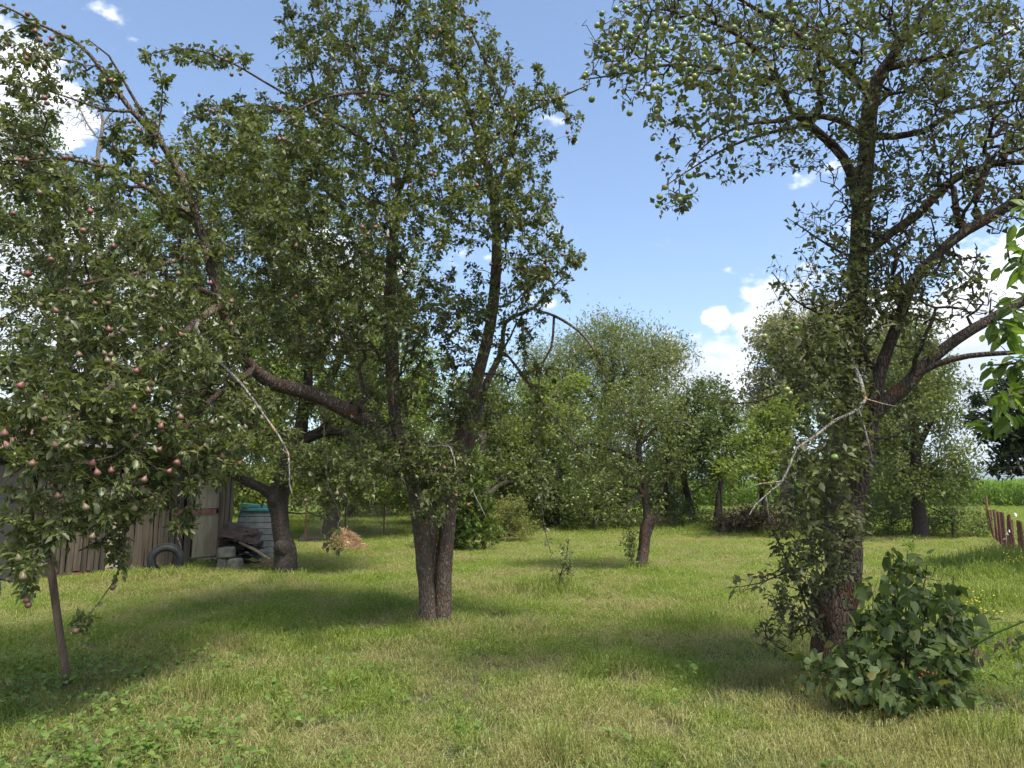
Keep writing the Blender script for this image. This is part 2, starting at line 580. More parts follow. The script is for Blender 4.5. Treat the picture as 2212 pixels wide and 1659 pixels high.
def B(*pts):
    """a branch from (px, py, Y, radius) tuples; Y or radius may be left out and are then interpolated"""
    Ys = [p[2] if len(p) > 2 and p[2] else None for p in pts]
    Rs = [p[3] if len(p) > 3 else None for p in pts]
    def fill(a, default):
        idx = [i for i, v in enumerate(a) if v is not None]
        return np.interp(range(len(a)), idx, [a[i] for i in idx])
    Ys, Rs = fill(Ys, 0), fill(Rs, 0)
    return [(*P(p[0], p[1], y), r) for p, y, r in zip(pts, Ys, Rs)]


def sample_blobs(blobs, dens, rng):
    res = []
    for bl in blobs:
        cx, cy, rx, ry, Y, rY = bl[:6]
        w = bl[6] if len(bl) > 6 else 1.0
        area = PI * rx * ry * (Y / 1551.0) ** 2
        n = max(3, int(area * dens * w))
        u = rng.normal(size=(n, 3))
        u = unit(u) * rng.random((n, 1)) ** (1 / 2.6)
        for q in u:
            p = P(cx + q[0] * rx, cy + q[1] * ry, Y + q[2] * rY)
            if p[2] > 0.08:
                res.append(p)
    return np.array(res)


def grow(branches, att, rng, bf=0.35, step=0.11, droop=0.0, wob=0.12):
    pos, par, rad, plen, auth = [], [], [], [], []
    for bi, br in enumerate(branches):
        q = catmull(br, step)
        if bi == 0:
            last = -1
        else:
            A = np.array(pos)
            last = int(np.argmin(np.linalg.norm(A - q[0, :3], axis=1)))
            if np.linalg.norm(A[last] - q[0, :3]) < step * 1.2:
                q = q[1:]
        for k, p in enumerate(q):
            pos.append(p[:3])
            par.append(last)
            rad.append(max(p[3], .0015))
            auth.append(bi)
            plen.append(0 if last < 0 else plen[last] + np.linalg.norm(p[:3] - pos[last]))
            last = len(pos) - 1
    n = len(att)
    A = att.copy()
    best = np.full(n, 1e9)
    bn = np.zeros(n, int)
    Pn = np.array(pos)
    pl = np.array(plen)
    for i in range(n):
        c = np.linalg.norm(Pn - A[i], axis=1) + bf * pl * .5
        j = int(np.argmin(c))
        best[i], bn[i] = c[j], j
    alive = np.ones(n, bool)
    for _ in range(n):
        i = int(np.argmin(np.where(alive, best, 1e9)))
        alive[i] = False
        j = bn[i]
        a, b = np.asarray(pos[j]), A[i]
        d = np.linalg.norm(b - a)
        m = 1 if d < .12 else (2 if d < .3 else (3 if d < .6 else 5))
        jit = rng.normal(size=3) * d * wob
        jit[2] += abs(d) * droop
        last = j
        new0 = len(pos)
        for k in range(1, m + 1):
            t = k / m
            p = a + (b - a) * t + jit * math.sin(PI * t) + (rng.normal(size=3) * .012 if k < m else 0)
            pos.append(p)
            par.append(last)
            rad.append(0)
            auth.append(-1)
            plen.append(plen[last] + np.linalg.norm(p - pos[last]))
            last = len(pos) - 1
        for k in range(new0, len(pos)):
            c = np.sqrt(((A - pos[k]) ** 2).sum(1)) + bf * plen[k] * .5
            u = alive & (c < best)
            best[u] = c[u]
            bn[u] = k
    return np.array(pos), np.array(par), np.array(rad), np.array(auth)


def skeleton_mesh(name, pos, par, rad, auth, rtip, rng, base, expo=2.35, flute=0.05):
    n = len(pos)
    cnt = np.zeros(n)
    haschild = np.zeros(n, bool)
    for i in range(n - 1, -1, -1):
        if not haschild[i]:
            cnt[i] = max(cnt[i], 1)
        if par[i] >= 0:
            cnt[par[i]] += cnt[i]
            haschild[par[i]] = True
    r = np.where(rad > 0, rad, rtip * cnt ** (1 / expo))
    for i in range(n):
        if rad[i] == 0 and par[i] >= 0:
            r[i] = min(r[i], r[par[i]] * .9)
    kids = [[] for _ in range(n)]
    for i in range(n):
        if par[i] >= 0:
            kids[par[i]].append(i)
    chains = []
    stack = [(None, i) for i in range(n) if par[i] < 0]
    while stack:
        p0, i = stack.pop()
        ch = [] if p0 is None else [p0]
        while True:
            ch.append(i)
            ks = kids[i]
            if not ks:
                break
            same = [k for k in ks if auth[k] == auth[i] and auth[i] >= 0]
            m = same[0] if same else max(ks, key=lambda k: r[k] + (1 if auth[k] >= 0 else 0))
            for k in ks:
                if k != m:
                    stack.append((i, k))
            i = m
        chains.append((ch, p0 is not None))
    Vs, Fs, off = [], [], 0
    for ch, att in chains:
        p = pos[ch]
        rr = r[ch].copy()
        if att and len(ch) > 1:
            rr[0] = min(rr[0], rr[1] * 1.25)
        if len(ch) < 2:
            continue
        R = rr.max()
        k = 18 if R > .09 else 10 if R > .035 else 6 if R > .014 else 4 if R > .006 else 3
        t = np.gradient(p, axis=0)
        t = unit(t)
        ref = np.array([0.0, 0, 1]) if abs(t[:, 2]).mean() < .8 else np.array([1.0, 0, 0])
        a = unit(np.cross(t, ref))
        c = np.cross(t, a)
        ang = np.arange(k) * 2 * PI / k
        mod = np.ones((len(ch), k))
        if R > .035:
            ph = rng.random(4) * 6.28
            s = np.arange(len(ch))[:, None] * .11
            mod += flute * np.sin(ang * 4 + ph[0] + 1.3 * np.sin(s * 2.1 + ph[1])) + flute * .7 * np.sin(ang * 7 + ph[2] + s * 3.1) + flute * 1.2 * np.sin(s * 5 + ph[3] + ang) * np.sin(s * 2.3)
            mod += rng.normal(size=mod.shape) * .02
        V = p[:, None] + (rr[:, None] * mod)[:, :, None] * (np.cos(ang)[None, :, None] * a[:, None] + np.sin(ang)[None, :, None] * c[:, None])
        m = len(ch)
        i0 = (np.arange(m - 1)[:, None] * k + np.arange(k)[None]).ravel()
        i1 = (np.arange(m - 1)[:, None] * k + (np.arange(k)[None] + 1) % k).ravel()
        F = np.stack([i0, i1, i1 + k, i0 + k], 1) + off
        Vs.append(V.reshape(-1, 3))
        Fs.append(F)
        off += m * k
        if R > .03:                      # close a cut end
            Vs.append(p[-1:] + t[-1:] * rr[-1] * .4)
            e = off - k
            Fs.append(np.array([[e + q, e + (q + 1) % k, off, off] for q in range(k)]))
            off += 1
    V = np.vstack(Vs) - np.array(base)
    F = np.vstack(Fs)
    bad = F[:, 2] == F[:, 3]
    me = bpy.data.meshes.new(name)
    quads = F[~bad]
    tris = F[bad][:, :3]
    loops = np.concatenate([quads.ravel(), tris.ravel()]).astype(np.int32)
    tot = np.concatenate([np.full(len(quads), 4), np.full(len(tris), 3)]).astype(np.int32)
    st = np.concatenate([[0], np.cumsum(tot)[:-1]]).astype(np.int32)
    me.vertices.add(len(V))
    me.vertices.foreach_set('co', V.astype(np.float32).ravel())
    me.loops.add(len(loops))
    me.loops.foreach_set('vertex_index', loops)
    me.polygons.add(len(tot))
    me.polygons.foreach_set('loop_start', st)
    me.polygons.foreach_set('loop_total', tot)
    me.polygons.foreach_set('use_smooth', np.ones(len(tot), bool))
    me.update(calc_edges=True)
    me.validate()
    return me, r


def tree(name, label, cat, base, branches, blobs, dens, leaf, bark, seed, rtip=.0025, bf=.35, lsize=.07, per=6, tpl=LEAF_SMALL, droop=0.0,
         wob=.12, fine=0, leafdir=(.5, .8, -.1), n_up=.55, leaf_r=.012, spur=.03, group=None, dead=None, keep=None, crown_name='crown', trunk_name='trunk', smooth=False, expo=2.35, att_extra=None, widthv=.15, clump=.6, flute=.05, ctpl=None):
    """thing > trunk (with limbs and twigs), crown (its leaves); the `fine` leaves that show largest are parts of their own"""
    rng = np.random.default_rng(seed)
    t = thing(name, label, cat, base, 0, group)
    att = sample_blobs(blobs, dens, rng)
    if att_extra is not None:
        att = np.vstack([att, att_extra])
    pos, par, rad, auth = grow(branches, att, rng, bf, droop=droop, wob=wob)
    me, r = skeleton_mesh(trunk_name, pos, par, rad, auth, rtip, rng, base, expo, flute)
    obj(trunk_name, me, bark, t)
    cand = np.where((r < leaf_r) & (par >= 0))[0]
    if keep is not None:
        cand = cand[keep(proj(pos[cand]), pos[cand])]
    k = rng.poisson(per * np.where(rng.random(len(cand)) < clump, .25, (1 - .25 * clump) / (1 - clump)))
    idx = np.repeat(cand, k)
    f = np.repeat(rng.random(len(cand)), k)[:, None] * .6 + rng.random((len(idx), 1)) * .4
    tw = unit(pos[idx] - pos[par[idx]])
    bs = pos[idx] * f + pos[par[idx]] * (1 - f) + rng.normal(size=(len(idx), 3)) * spur
    d, nn = leaf_frames(rng, tw, n_up, *leafdir)
    sz = lsize * rng.uniform(.5, 1.3, len(idx))
    wd = rng.uniform(1 - widthv, 1 + widthv, len(idx))
    sel = np.zeros(len(idx), bool)
    if fine:
        pp = proj(bs)
        inside = (pp[:, 0] > -20) & (pp[:, 0] < 2230) & (pp[:, 1] > -20) & (pp[:, 1] < 1680)
        score = np.where(inside, sz / np.linalg.norm(bs - np.array([0, 0, CAMH]), axis=1) * rng.uniform(.9, 1.1, len(idx)), 0)
        sel[np.argsort(-score)[:fine]] = True
    bl = np.array(base)
    cm = leaf_mesh(crown_name, bs[~sel] - bl, d[~sel], nn[~sel], sz[~sel], ctpl or tpl, wd[~sel], smooth)
    cr = obj(crown_name, cm, leaf, t)
    cr['kind'] = 'stuff'
    if fine:
        lm = leaf_mesh('leaf', np.zeros((1, 3)), np.array([[1., 0, 0]]), np.array([[0., 0, 1]]), np.ones(1), tpl, None, smooth)
        lm.materials.append(leaf)
        for i in np.where(sel)[0]:
            s = np.cross(nn[i], d[i])
            mt = Matrix(((d[i][0] * sz[i], s[0] * sz[i] * wd[i], nn[i][0] * sz[i], bs[i][0] - bl[0]),
                         (d[i][1] * sz[i], s[1] * sz[i] * wd[i], nn[i][1] * sz[i], bs[i][1] - bl[1]),
                         (d[i][2] * sz[i], s[2] * sz[i] * wd[i], nn[i][2] * sz[i], bs[i][2] - bl[2]), (0, 0, 0, 1)))
            o = bpy.data.objects.new('leaf', lm)
            C.objects.link(o)
            o.parent = t
            o.matrix_local = mt
    if dead:
        for db in dead:
            pd, pr, rd, au = grow(db, np.zeros((0, 3)), rng)
            dm, _ = skeleton_mesh('dead_branch', pd, pr, rd, au, .003, rng, base)
            obj('dead_branch', dm, M['dead_wood'], t)
    return t, pos, par, r


def side_twigs(br, rng, n, l0, l1, r=.004):
    """short bare side twigs for a dead branch: a list of branches"""
    q = catmull(br, .05)
    res = []
    for _ in range(n):
        i = rng.integers(int(len(q) * .3), len(q) - 1)
        d = unit(rng.normal(size=3)) * rng.uniform(l0, l1)
        m = q[i, :3] + d * .5 + rng.normal(size=3) * .015
        rr = min(r, q[i, 3] * .8)
        res.append([(*q[i, :3], rr), (*m, rr * .8), (*(q[i, :3] + d), rr * .4)])
    return res


def fruit_meshes():
    a = MB()
    a.lathe([(0.0, -.52), (.18, -.5), (.36, -.38), (.44, -.18), (.40, .02), (.27, .22), (.17, .36), (.12, .45), (.03, .5), (.022, .52), (.018, .8), (.0, .8)], 12)
    pm = a.mesh('pear', True)
    pm.materials.append(M['pear'])
    b = MB()
    b.lathe([(0.0, -.36), (.12, -.40), (.30, -.34), (.45, -.12), (.47, .08), (.38, .30), (.2, .38), (.06, .30), (.03, .32), (.02, .6), (0, .6)], 12)
    am = b.mesh('apple', True)
    am.materials.append(M['apple'])
    return pm, am


PEAR_ME, APPLE_ME = fruit_meshes()


def put_fruit(t, me, name, spots, pos, r, size, rng, rmax=.015, reach=45, tilt=.35, front=.05):
    """hang fruit from the twig nearest the camera at each photograph position"""
    nodes = np.where(r < rmax)[0]
    pp = proj(pos[nodes])
    Yn = pos[nodes][:, 1]
    base = np.array(t.location)
    for (px, py) in spots:
        dd = np.hypot(pp[:, 0] - px, pp[:, 1] - py + 8)
        near = dd < reach
        if not near.any():
            j = int(np.argmin(dd))
            px, py = pp[j, 0], pp[j, 1] + 10
        else:
            w = np.where(near, Yn + dd * .004, 1e9)
            j = int(np.argmin(w))
        Y = Yn[j] - front
        p = np.array(P(px, py, Y))
        s = size * rng.uniform(.85, 1.15)
        o = bpy.data.objects.new(name, me)
        C.objects.link(o)
        o.parent = t
        o.location = p - base
        o.rotation_euler = (rng.normal() * tilt, rng.normal() * tilt, rng.random() * 6.28)
        o.scale = (s * rng.uniform(.92, 1.08), s * rng.uniform(.92, 1.08), s)


# ------------------------------------------------------------------ ground
def gz(x, y):
    """gentle unevenness of the lawn"""
    return .03 * (math.sin(x * .7 + 1.3) * math.sin(y * .5 + .4) + .5 * math.sin(x * 1.9 + y * 1.3))


def make_ground():
    n = 150
    s = np.linspace(-1, 1, n)
    xs = 14 * s + 9000 * np.sign(s) * np.abs(s) ** 7
    ys = 14 * s + 9000 * np.sign(s) * np.abs(s) ** 7 + 10
    X, Y = np.meshgrid(xs, ys, indexing='ij')
    Z = .03 * (np.sin(X * .7 + 1.3) * np.sin(Y * .5 + .4) + .5 * np.sin(X * 1.9 + Y * 1.3)) * np.exp(-(X ** 2 + (Y - 10) ** 2) / 900)
    V = np.stack([X, Y, Z], -1).reshape(-1, 3)
    i = (np.arange(n - 1)[:, None] * n + np.arange(n - 1)[None]).ravel()
    F = np.stack([i, i + n, i + n + 1, i + 1], 1)
    me = tri_mesh('ground', V, F, smooth=True)
    m, nt = new_mat('turf_soil')
    g = N(nt, 'ShaderNodeNewGeometry')
    n1 = noise_tex(nt, 1.1, 4, g.outputs['Position'])
    n2 = noise_tex(nt, 30, 5, g.outputs['Position'])
    col = mix_col(nt, map_range(nt, n1, .42, .62), (.03, .042, .012), (.08, .068, .032))
    col = mix_col(nt, map_range(nt, n2, .35, .65, 0, .6), col, (.045, .04, .02))
    p = N(nt, 'ShaderNodeBsdfPrincipled')
    p.inputs['Roughness'].default_value = .95
    nt.links.new(col, p.inputs['Base Color'])
    b = N(nt, 'ShaderNodeBump')
    b.inputs['Distance'].default_value = .03
    nt.links.new(n2, b.inputs['Height'])
    nt.links.new(b.outputs[0], p.inputs['Normal'])
    out(nt, p.outputs[0])
    return obj('ground', me, m, kind='structure')


make_ground()


def hills():
    n, k = 160, 14
    ridge = []
    for i in range(n):
        x = -9000 + 20000 * i / (n - 1)
        h = 210 + 70 * math.sin(x * .0009 + .6) + 45 * math.sin(x * .0023 + 2) + 22 * mnoise.noise((x * .003, 1.7, 0)) + 12 * mnoise.noise((x * .011, 4.7, 0))
        ridge.append((x, max(h, 60)))
    V, F = [], []
    for i, (x, h) in enumerate(ridge):
        for j in range(k):
            t = j / (k - 1)
            prof = math.sin(min(t * 1.25, 1) * PI / 2) if t < .8 else 1 - (t - .8) * 2.2
            V.append((x + 120 * mnoise.noise((x * .002, t * 3, 2)), 6200 + 2600 * t, h * prof * (1 + .18 * mnoise.noise((x * .0025, t * 4, 5))) - 2))
    for i in range(n - 1):
        for j in range(k - 1):
            a = i * k + j
            F.append((a, a + k, a + k + 1, a + 1))
    me = tri_mesh('hills', np.array(V), np.array(F), smooth=True)
    mat = plain_mat('far_forest', (.03, .05, .025), (.06, .085, .04), .012, .95, 0)
    obj('hills', me, mat, kind='structure')


hills()
# summer air: one closed box round everything, far hills fade to blue in it
hz = MB()
hz.box((1000, 3500, 345), (26000, 15000, 700))
m, nt = new_mat('air')
pv = N(nt, 'ShaderNodeVolumePrincipled')
pv.inputs['Color'].default_value = (.80, .90, 1.0, 1)
pv.inputs['Density'].default_value = 0.00011
pv.inputs['Anisotropy'].default_value = 0.2
o_ = N(nt, 'ShaderNodeOutputMaterial')
nt.links.new(pv.outputs[0], o_.inputs['Volume'])
hz.build('haze', m, None, kind='stuff')
# ------------------------------------------------------------------ pear tree
rng0 = np.random.default_rng(11)
pb = G(940, 1352)
pear_br = [
    B((927, 1358, 9.0, .15), (926, 1338, 9.0, .118), (923, 1290, 9.0, .106), (917, 1230, 9.0, .10), (911, 1150, 8.95, .10), (902, 1085, 8.9, .10), (887, 1015, 8.8, .10), (862, 972, 8.65, .10),
      (815, 925, 8.5, .095), (770, 898, 8.3, .09), (700, 862, 8.0, .082), (640, 842, 7.7, .08), (590, 828, 7.4, .072), (545, 795, 7.1, .054), (508, 740, 6.9, .045), (478, 660, 6.8, .042),
      (450, 560, 6.7, .04), (425, 470, 6.6, .035), (390, 380, 6.5, .032), (340, 300, 6.4, .028), (285, 240, 6.2, .024), (235, 170, 6.1, .02), (170, 95, 6.0, .014), (90, 55, 5.9, .011), (0, 10, 5.8, .008), (-90, -10, 5.7, .004)),
    B((954, 1358, 9.05, .15), (954, 1338, 9.05, .118), (956, 1290, 9.05, .106), (961, 1210, 9.05, .10), (969, 1120, 9.1, .095), (981, 1030, 9.1, .09), (993, 943, 9.1, .085), (1015, 873, 9.1, .08), (1039, 787, 9.1, .075), (1060, 700, 9.1, .068),
      (1070, 600, 9.0, .07), (1072, 520, 9.0, .06), (1066, 430, 8.9, .055), (1052, 360, 8.8, .045), (1030, 290, 8.7, .035), (1005, 220, 8.6, .03), (985, 139, 8.5, .022), (968, 35, 8.4, .014), (955, -70, 8.3, .008)),
    B((886, 1008, 8.85, .07), (858, 930, 8.9, .075), (852, 873, 9.0, .08), (848, 800, 9.0, .085), (845, 735, 9.0, .09), (843, 631, 9.0, .08), (848, 527, 9.0, .07), (860, 430, 8.9, .05), (850, 330, 8.8, .035), (800, 230, 8.6, .02), (760, 120, 8.4, .012), (730, 20, 8.3, .008), (715, -70, 8.2, .005)),
    B((987, 1030, 9.15, .075), (1006, 977, 9.3, .07), (1030, 908, 9.4, .06), (1050, 830, 9.5, .05), (1083, 760, 9.5, .035), (1092, 697, 9.4, .028), (1152, 666, 9.2, .02), (1178, 638, 9.1, .012), (1215, 600, 9.0, .007)),
    B((1150, 668, 9.2, .014), (1197, 682, 9.0, .02), (1250, 715, 8.8, .017), (1283, 755, 8.7, .014), (1305, 800, 8.6, .010), (1312, 845, 8.6, .005)),
    B((1197, 684, 9.0, .018), (1191, 750, 9.0, .016), (1170, 790, 9.0, .014), (1162, 860, 9.0, .010), (1160, 930, 9.0, .005)),
    B((1086, 755, 9.4, .014), (1120, 798, 9.2, .02), (1164, 858, 9.0, .017), (1217, 928, 8.8, .012), (1265, 985, 8.7, .006)),
    B((1066, 420, 8.9, .04), (1105, 310, 8.8, .03), (1085, 222, 8.6, .025), (1055, 150, 8.5, .02), (1030, 90, 8.4, .015), (1000, 35, 8.3, .012), (962, -20, 8.2, .008)),
    B((1105, 310, 8.8, .022), (1124, 256, 8.5, .02), (1165, 230, 8.4, .017), (1214, 208, 8.3, .013), (1245, 195, 8.2, .009), (1278, 180, 8.2, .004)),
    B((1205, 212, 8.3, .008), (1222, 250, 8.3, .006), (1247, 292, 8.3, .003)),
    B((862, 420, 8.9, .03), (895, 310, 8.3, .026), (885, 235, 7.9, .024), (845, 207, 7.6, .022), (799, 200, 7.4, .02), (745, 202, 7.2, .018), (690, 215, 7.0, .014), (640, 240, 6.9, .010), (600, 272, 6.8, .006)),
    B((850, 345, 8.8, .025), (765, 290, 8.3, .02), (690, 240, 8.0, .017), (620, 205, 7.7, .014), (560, 170, 7.5, .012), (500, 135, 7.3, .010), (440, 112, 7.2, .008), (380, 105, 7.1, .006), (300, 122, 7.0, .003)),
    B((700, 246, 8.0, .012), (600, 232, 7.7, .010), (530, 228, 7.5, .008), (450, 248, 7.3, .006), (400, 258, 7.2, .003)),
    B((690, 240, 8.0, .016), (670, 150, 8.0, .013), (640, 70, 8.0, .009), (610, -20, 8.0, .005)),
    B((745, 202, 7.2, .012), (722, 120, 7.3, .010), (700, 40, 7.3, .007), (688, -50, 7.3, .004)),
    B((800, 230, 8.6, .015), (828, 120, 8.5, .012), (850, 40, 8.5, .008), (870, -50, 8.5, .004)),
    B((799, 200, 7.4, .012), (770, 100, 7.5, .009), (780, 10, 7.5, .006), (790, -60, 7.5, .004)),
    B((1085, 222, 8.6, .012), (1100, 160, 8.6, .008), (1098, 95, 8.6, .004)),
    B((1124, 256, 8.5, .010), (1160, 180, 8.5, .006), (1163, 135, 8.5, .003)),
    B((938, 1352, 9.1, .09), (938, 1290, 9.1, .075), (935, 1200, 9.1, .07), (925, 1110, 9.05, .07), (905, 1035, 8.95, .06)),
    B((1160, 925, 9.0, .006), (1164, 1000, 8.9, .006), (1170, 1080, 8.8, .005), (1178, 1150, 8.7, .005), (1192, 1200, 8.7, .004)),
    B((700, 1000, 7.6, .008), (712, 1060, 7.4, .006), (735, 1120, 7.3, .005), (712, 1180, 7.2, .004)),
    # left side, leaning forward
    B((478, 660, 6.8, .04), (430, 690, 6.3, .035), (400, 720, 6.0, .03), (350, 760, 5.7, .026), (290, 800, 5.4, .02), (220, 850, 5.1, .016), (150, 910, 4.9, .012), (80, 980, 4.8, .008), (10, 1040, 4.7, .004)),
    B((548, 800, 7.1, .035), (500, 830, 6.7, .03), (440, 880, 6.3, .028), (390, 940, 6.0, .026), (351, 1037, 5.8, .024), (292, 1109, 5.6, .02), (225, 1164, 5.5, .013), (170, 1190, 5.4, .006)),
    B((400, 720, 6.0, .024), (370, 800, 5.8, .022), (337, 884, 5.5, .02), (292, 947, 5.3, .017), (247, 986, 5.2, .013), (170, 1000, 5.0, .010), (97, 1011, 4.9, .008), (40, 1050, 4.8, .004)),
    B((450, 560, 6.7, .028), (390, 560, 6.3, .025), (300, 590, 6.0, .02), (200, 610, 5.8, .015), (100, 640, 5.6, .010), (0, 690, 5.5, .006)),
    B((425, 470, 6.6, .024), (340, 420, 6.4, .02), (250, 370, 6.2, .016), (150, 345, 6.0, .012), (50, 345, 5.9, .008), (-60, 360, 5.8, .004)),
    B((285, 240, 6.2, .014), (230, 238, 6.0, .012), (160, 215, 5.9, .009), (80, 190, 5.8, .007), (-20, 180, 5.8, .004)),
    B((392, 385, 6.5, .024), (352, 310, 6.4, .02), (302, 235, 6.3, .016), (262, 165, 6.2, .012), (235, 120, 6.1, .009), (190, 85, 6.0, .005)),
    B((390, 940, 6.0, .011), (405, 990, 5.9, .010), (411, 1052, 5.8, .008), (405, 1125, 5.8, .004)),
    B((400, 960, 6.0, .010), (422, 1000, 5.9, .009), (426, 1045, 5.9, .008), (436, 1112, 5.9, .004)),
    B((292, 1109, 5.5, .009), (275, 1132, 5.4, .008), (264, 1197, 5.3, .006), (250, 1250, 5.3, .005), (215, 1300, 5.2, .004), (172, 1355, 5.1, .0025)),
    B((351, 1037, 5.8, .010), (365, 1085, 5.7, .008), (376, 1140, 5.6, .006), (392, 1185, 5.5, .004)),
    B((340, 300, 6.4, .010), (348, 240, 6.4, .008), (350, 170, 6.4, .006), (332, 130, 6.4, .003)),
]
dead_d = B((430, 692, 6.2, .017), (423, 707, 6.1, .016), (461, 769, 6.0, .014), (520, 828, 5.9, .012), (568, 894, 5.9, .011), (603, 943, 5.9, .010), (623, 981, 5.9, .009), (625, 1046, 5.9, .007), (632, 1071, 5.9, .003))
dead_e = B((880, 950, 8.6, .016), (920, 966, 8.3, .014), (972, 966, 8.1, .011), (985, 1020, 8.0, .008))
dead_f = B((975, 1020, 8.9, .014), (1000, 1045, 8.7, .012), (1020, 1060, 8.6, .010), (1042, 1102, 8.5, .006), (1050, 1118, 8.5, .003))
pear_blobs = [
    (800, 40, 200, 140, 8.0, 1.2, .8), (960, 90, 120, 150, 8.3, 1.1, .8), (680, 120, 110, 120, 7.7, .9, .7), (1060, 180, 90, 120, 8.5, .9, .7),
    (850, 260, 260, 130, 8.0, 1.6, 1.1), (620, 300, 150, 110, 7.5, 1.3, 1.0), (1080, 330, 120, 120, 8.3, 1.1, 1.0), (500, 300, 100, 90, 7.2, .8, .7),
    (820, 450, 320, 130, 8.0, 1.6, 1.25), (1130, 480, 100, 130, 8.2, 1.0, .85), (1180, 560, 80, 70, 8.4, .7, .7), (560, 480, 160, 130, 7.2, 1.2, 1.0),
    (1150, 620, 90, 80, 8.6, .8, .8), (720, 650, 260, 140, 8.2, 1.4, 1.0), (980, 680, 120, 130, 8.6, 1.0, .8), (880, 840, 180, 90, 8.6, 1.0, .5), (1110, 740, 60, 90, 9.0, .5, .5),
    (930, 1030, 80, 55, 8.1, .4, 1.2), (830, 980, 110, 60, 8.0, .6, .6), (930, 1105, 50, 35, 7.9, .3, 1.0), (745, 1060, 80, 60, 7.6, .5, .7), (900, 1000, 110, 60, 8.2, .4, 1.1), (985, 1000, 50, 60, 8.4, .4, .9), (820, 930, 100, 50, 8.1, .4, .8), (600, 960, 90, 40, 7.0, .4, .9), (700, 1000, 110, 40, 7.5, .4, .9), (960, 1070, 45, 40, 8.2, .3, .9), (722, 1175, 25, 18, 7.2, .1, 1.2), (1200, 890, 60, 60, 8.8, .3, .45), (1165, 800, 40, 60, 9.0, .3, .5), (1290, 780, 25, 40, 8.6, .2, .6), (1240, 960, 30, 30, 8.7, .2, .6), (1000, 880, 90, 80, 8.6, .5, .7), (1180, 1060, 20, 50, 8.8, .15, .7),
    (1190, 215, 70, 35, 8.3, .3, 1.0), (1240, 270, 20, 40, 8.3, .15, 1.0), (430, 125, 130, 30, 7.2, .3, 1.1), (490, 235, 110, 30, 7.4, .3, 1.1), (345, 170, 25, 60, 6.4, .2, .5),
    (1163, 160, 14, 35, 8.5, .15, 1.0), (1098, 130, 14, 40, 8.6, .15, 1.0), (1250, 560, 30, 30, 8.6, .3, .8),
    (60, 130, 120, 90, 5.9, .5, .85), (200, 180, 70, 60, 6.0, .4, .5), (60, 240, 110, 70, 5.9, .5, .8), (300, 290, 80, 60, 6.3, .5, 1.0), (230, 190, 60, 50, 6.1, .3, .9), (400, 400, 90, 70, 6.8, .6, 1.0), (430, 320, 70, 60, 7.0, .6, .9), (520, 400, 90, 80, 7.2, .8, 1.0), (30, 330, 90, 60, 5.8, .5, 1.0),
    (80, 390, 150, 70, 5.8, .8, 1.0), (280, 410, 120, 80, 6.2, .8, .9), (150, 500, 190, 100, 5.7, .9, .9), (360, 560, 120, 120, 6.5, .8, .9), (280, 640, 180, 90, 5.8, .9, 1.1),
    (100, 720, 150, 100, 5.4, .8, 1.2), (330, 760, 180, 90, 5.7, .9, 1.2), (170, 850, 200, 90, 5.1, .8, 1.3), (380, 890, 160, 90, 5.8, .7, 1.1), (90, 950, 130, 70, 4.9, .6, 1.5), (60, 860, 110, 60, 5.1, .6, 1.2), (230, 900, 120, 60, 5.3, .6, 1.2),
    (290, 980, 150, 70, 5.4, .6, 1.2), (470, 960, 80, 60, 6.0, .5, .9), (150, 1040, 150, 60, 5.0, .5, 1.2), (70, 1150, 90, 70, 4.8, .4, 1.1), (190, 1110, 90, 60, 5.2, .4, .9),
    (40, 1240, 60, 50, 4.7, .3, .9), (265, 1200, 25, 30, 5.3, .12, 1.8), (405, 1110, 35, 50, 5.8, .15, 1.0), (460, 1010, 60, 50, 6.0, .3, 1.0), (330, 1060, 80, 50, 5.6, .3, 1.0), (180, 1340, 22, 25, 5.1, .1, 1.8), (385, 1150, 22, 30, 5.5, .12, .6), (240, 1180, 40, 30, 5.4, .2, 1.0), (215, 1095, 30, 40, 5.0, .2, 1.2),
    (120, 1110, 130, 70, 4.95, .4, 1.2), (260, 1080, 120, 55, 5.3, .4, 1.2), (400, 1020, 90, 55, 5.7, .3, 1.1), (60, 1210, 70, 50, 4.8, .3, 1.1), (20, 900, 80, 90, 5.0, .5, 1.1), (420, 800, 120, 90, 6.2, .7, 1.1), (520, 880, 90, 70, 6.6, .5, .9), (470, 700, 110, 90, 6.6, .7, 1.0),
    (760, -120, 300, 100, 8.0, 1.5, .5), (-120, 500, 120, 400, 5.6, 1.0, .5),
]
pear_t, ppos, ppar, pr = tree('pear_tree', 'large fruiting pear tree with a twin trunk and long limbs reaching to the left', 'tree', pb, pear_br, pear_blobs, 210, M['pear_leaf'], M['bark_pear'], 5,
                              rtip=.0038, lsize=.08, per=8.6, tpl=LEAF_PEAR, ctpl=LEAF_MID, fine=300, leafdir=(.35, .8, -.22), leaf_r=.011, spur=.012, droop=.04, wob=.16, smooth=False,
                              dead=[[dead_d] + side_twigs(dead_d, rng0, 8, .05, .12), [dead_e] + side_twigs(dead_e, rng0, 5, .08, .2), [dead_f] + side_twigs(dead_f, rng0, 5, .08, .2)])
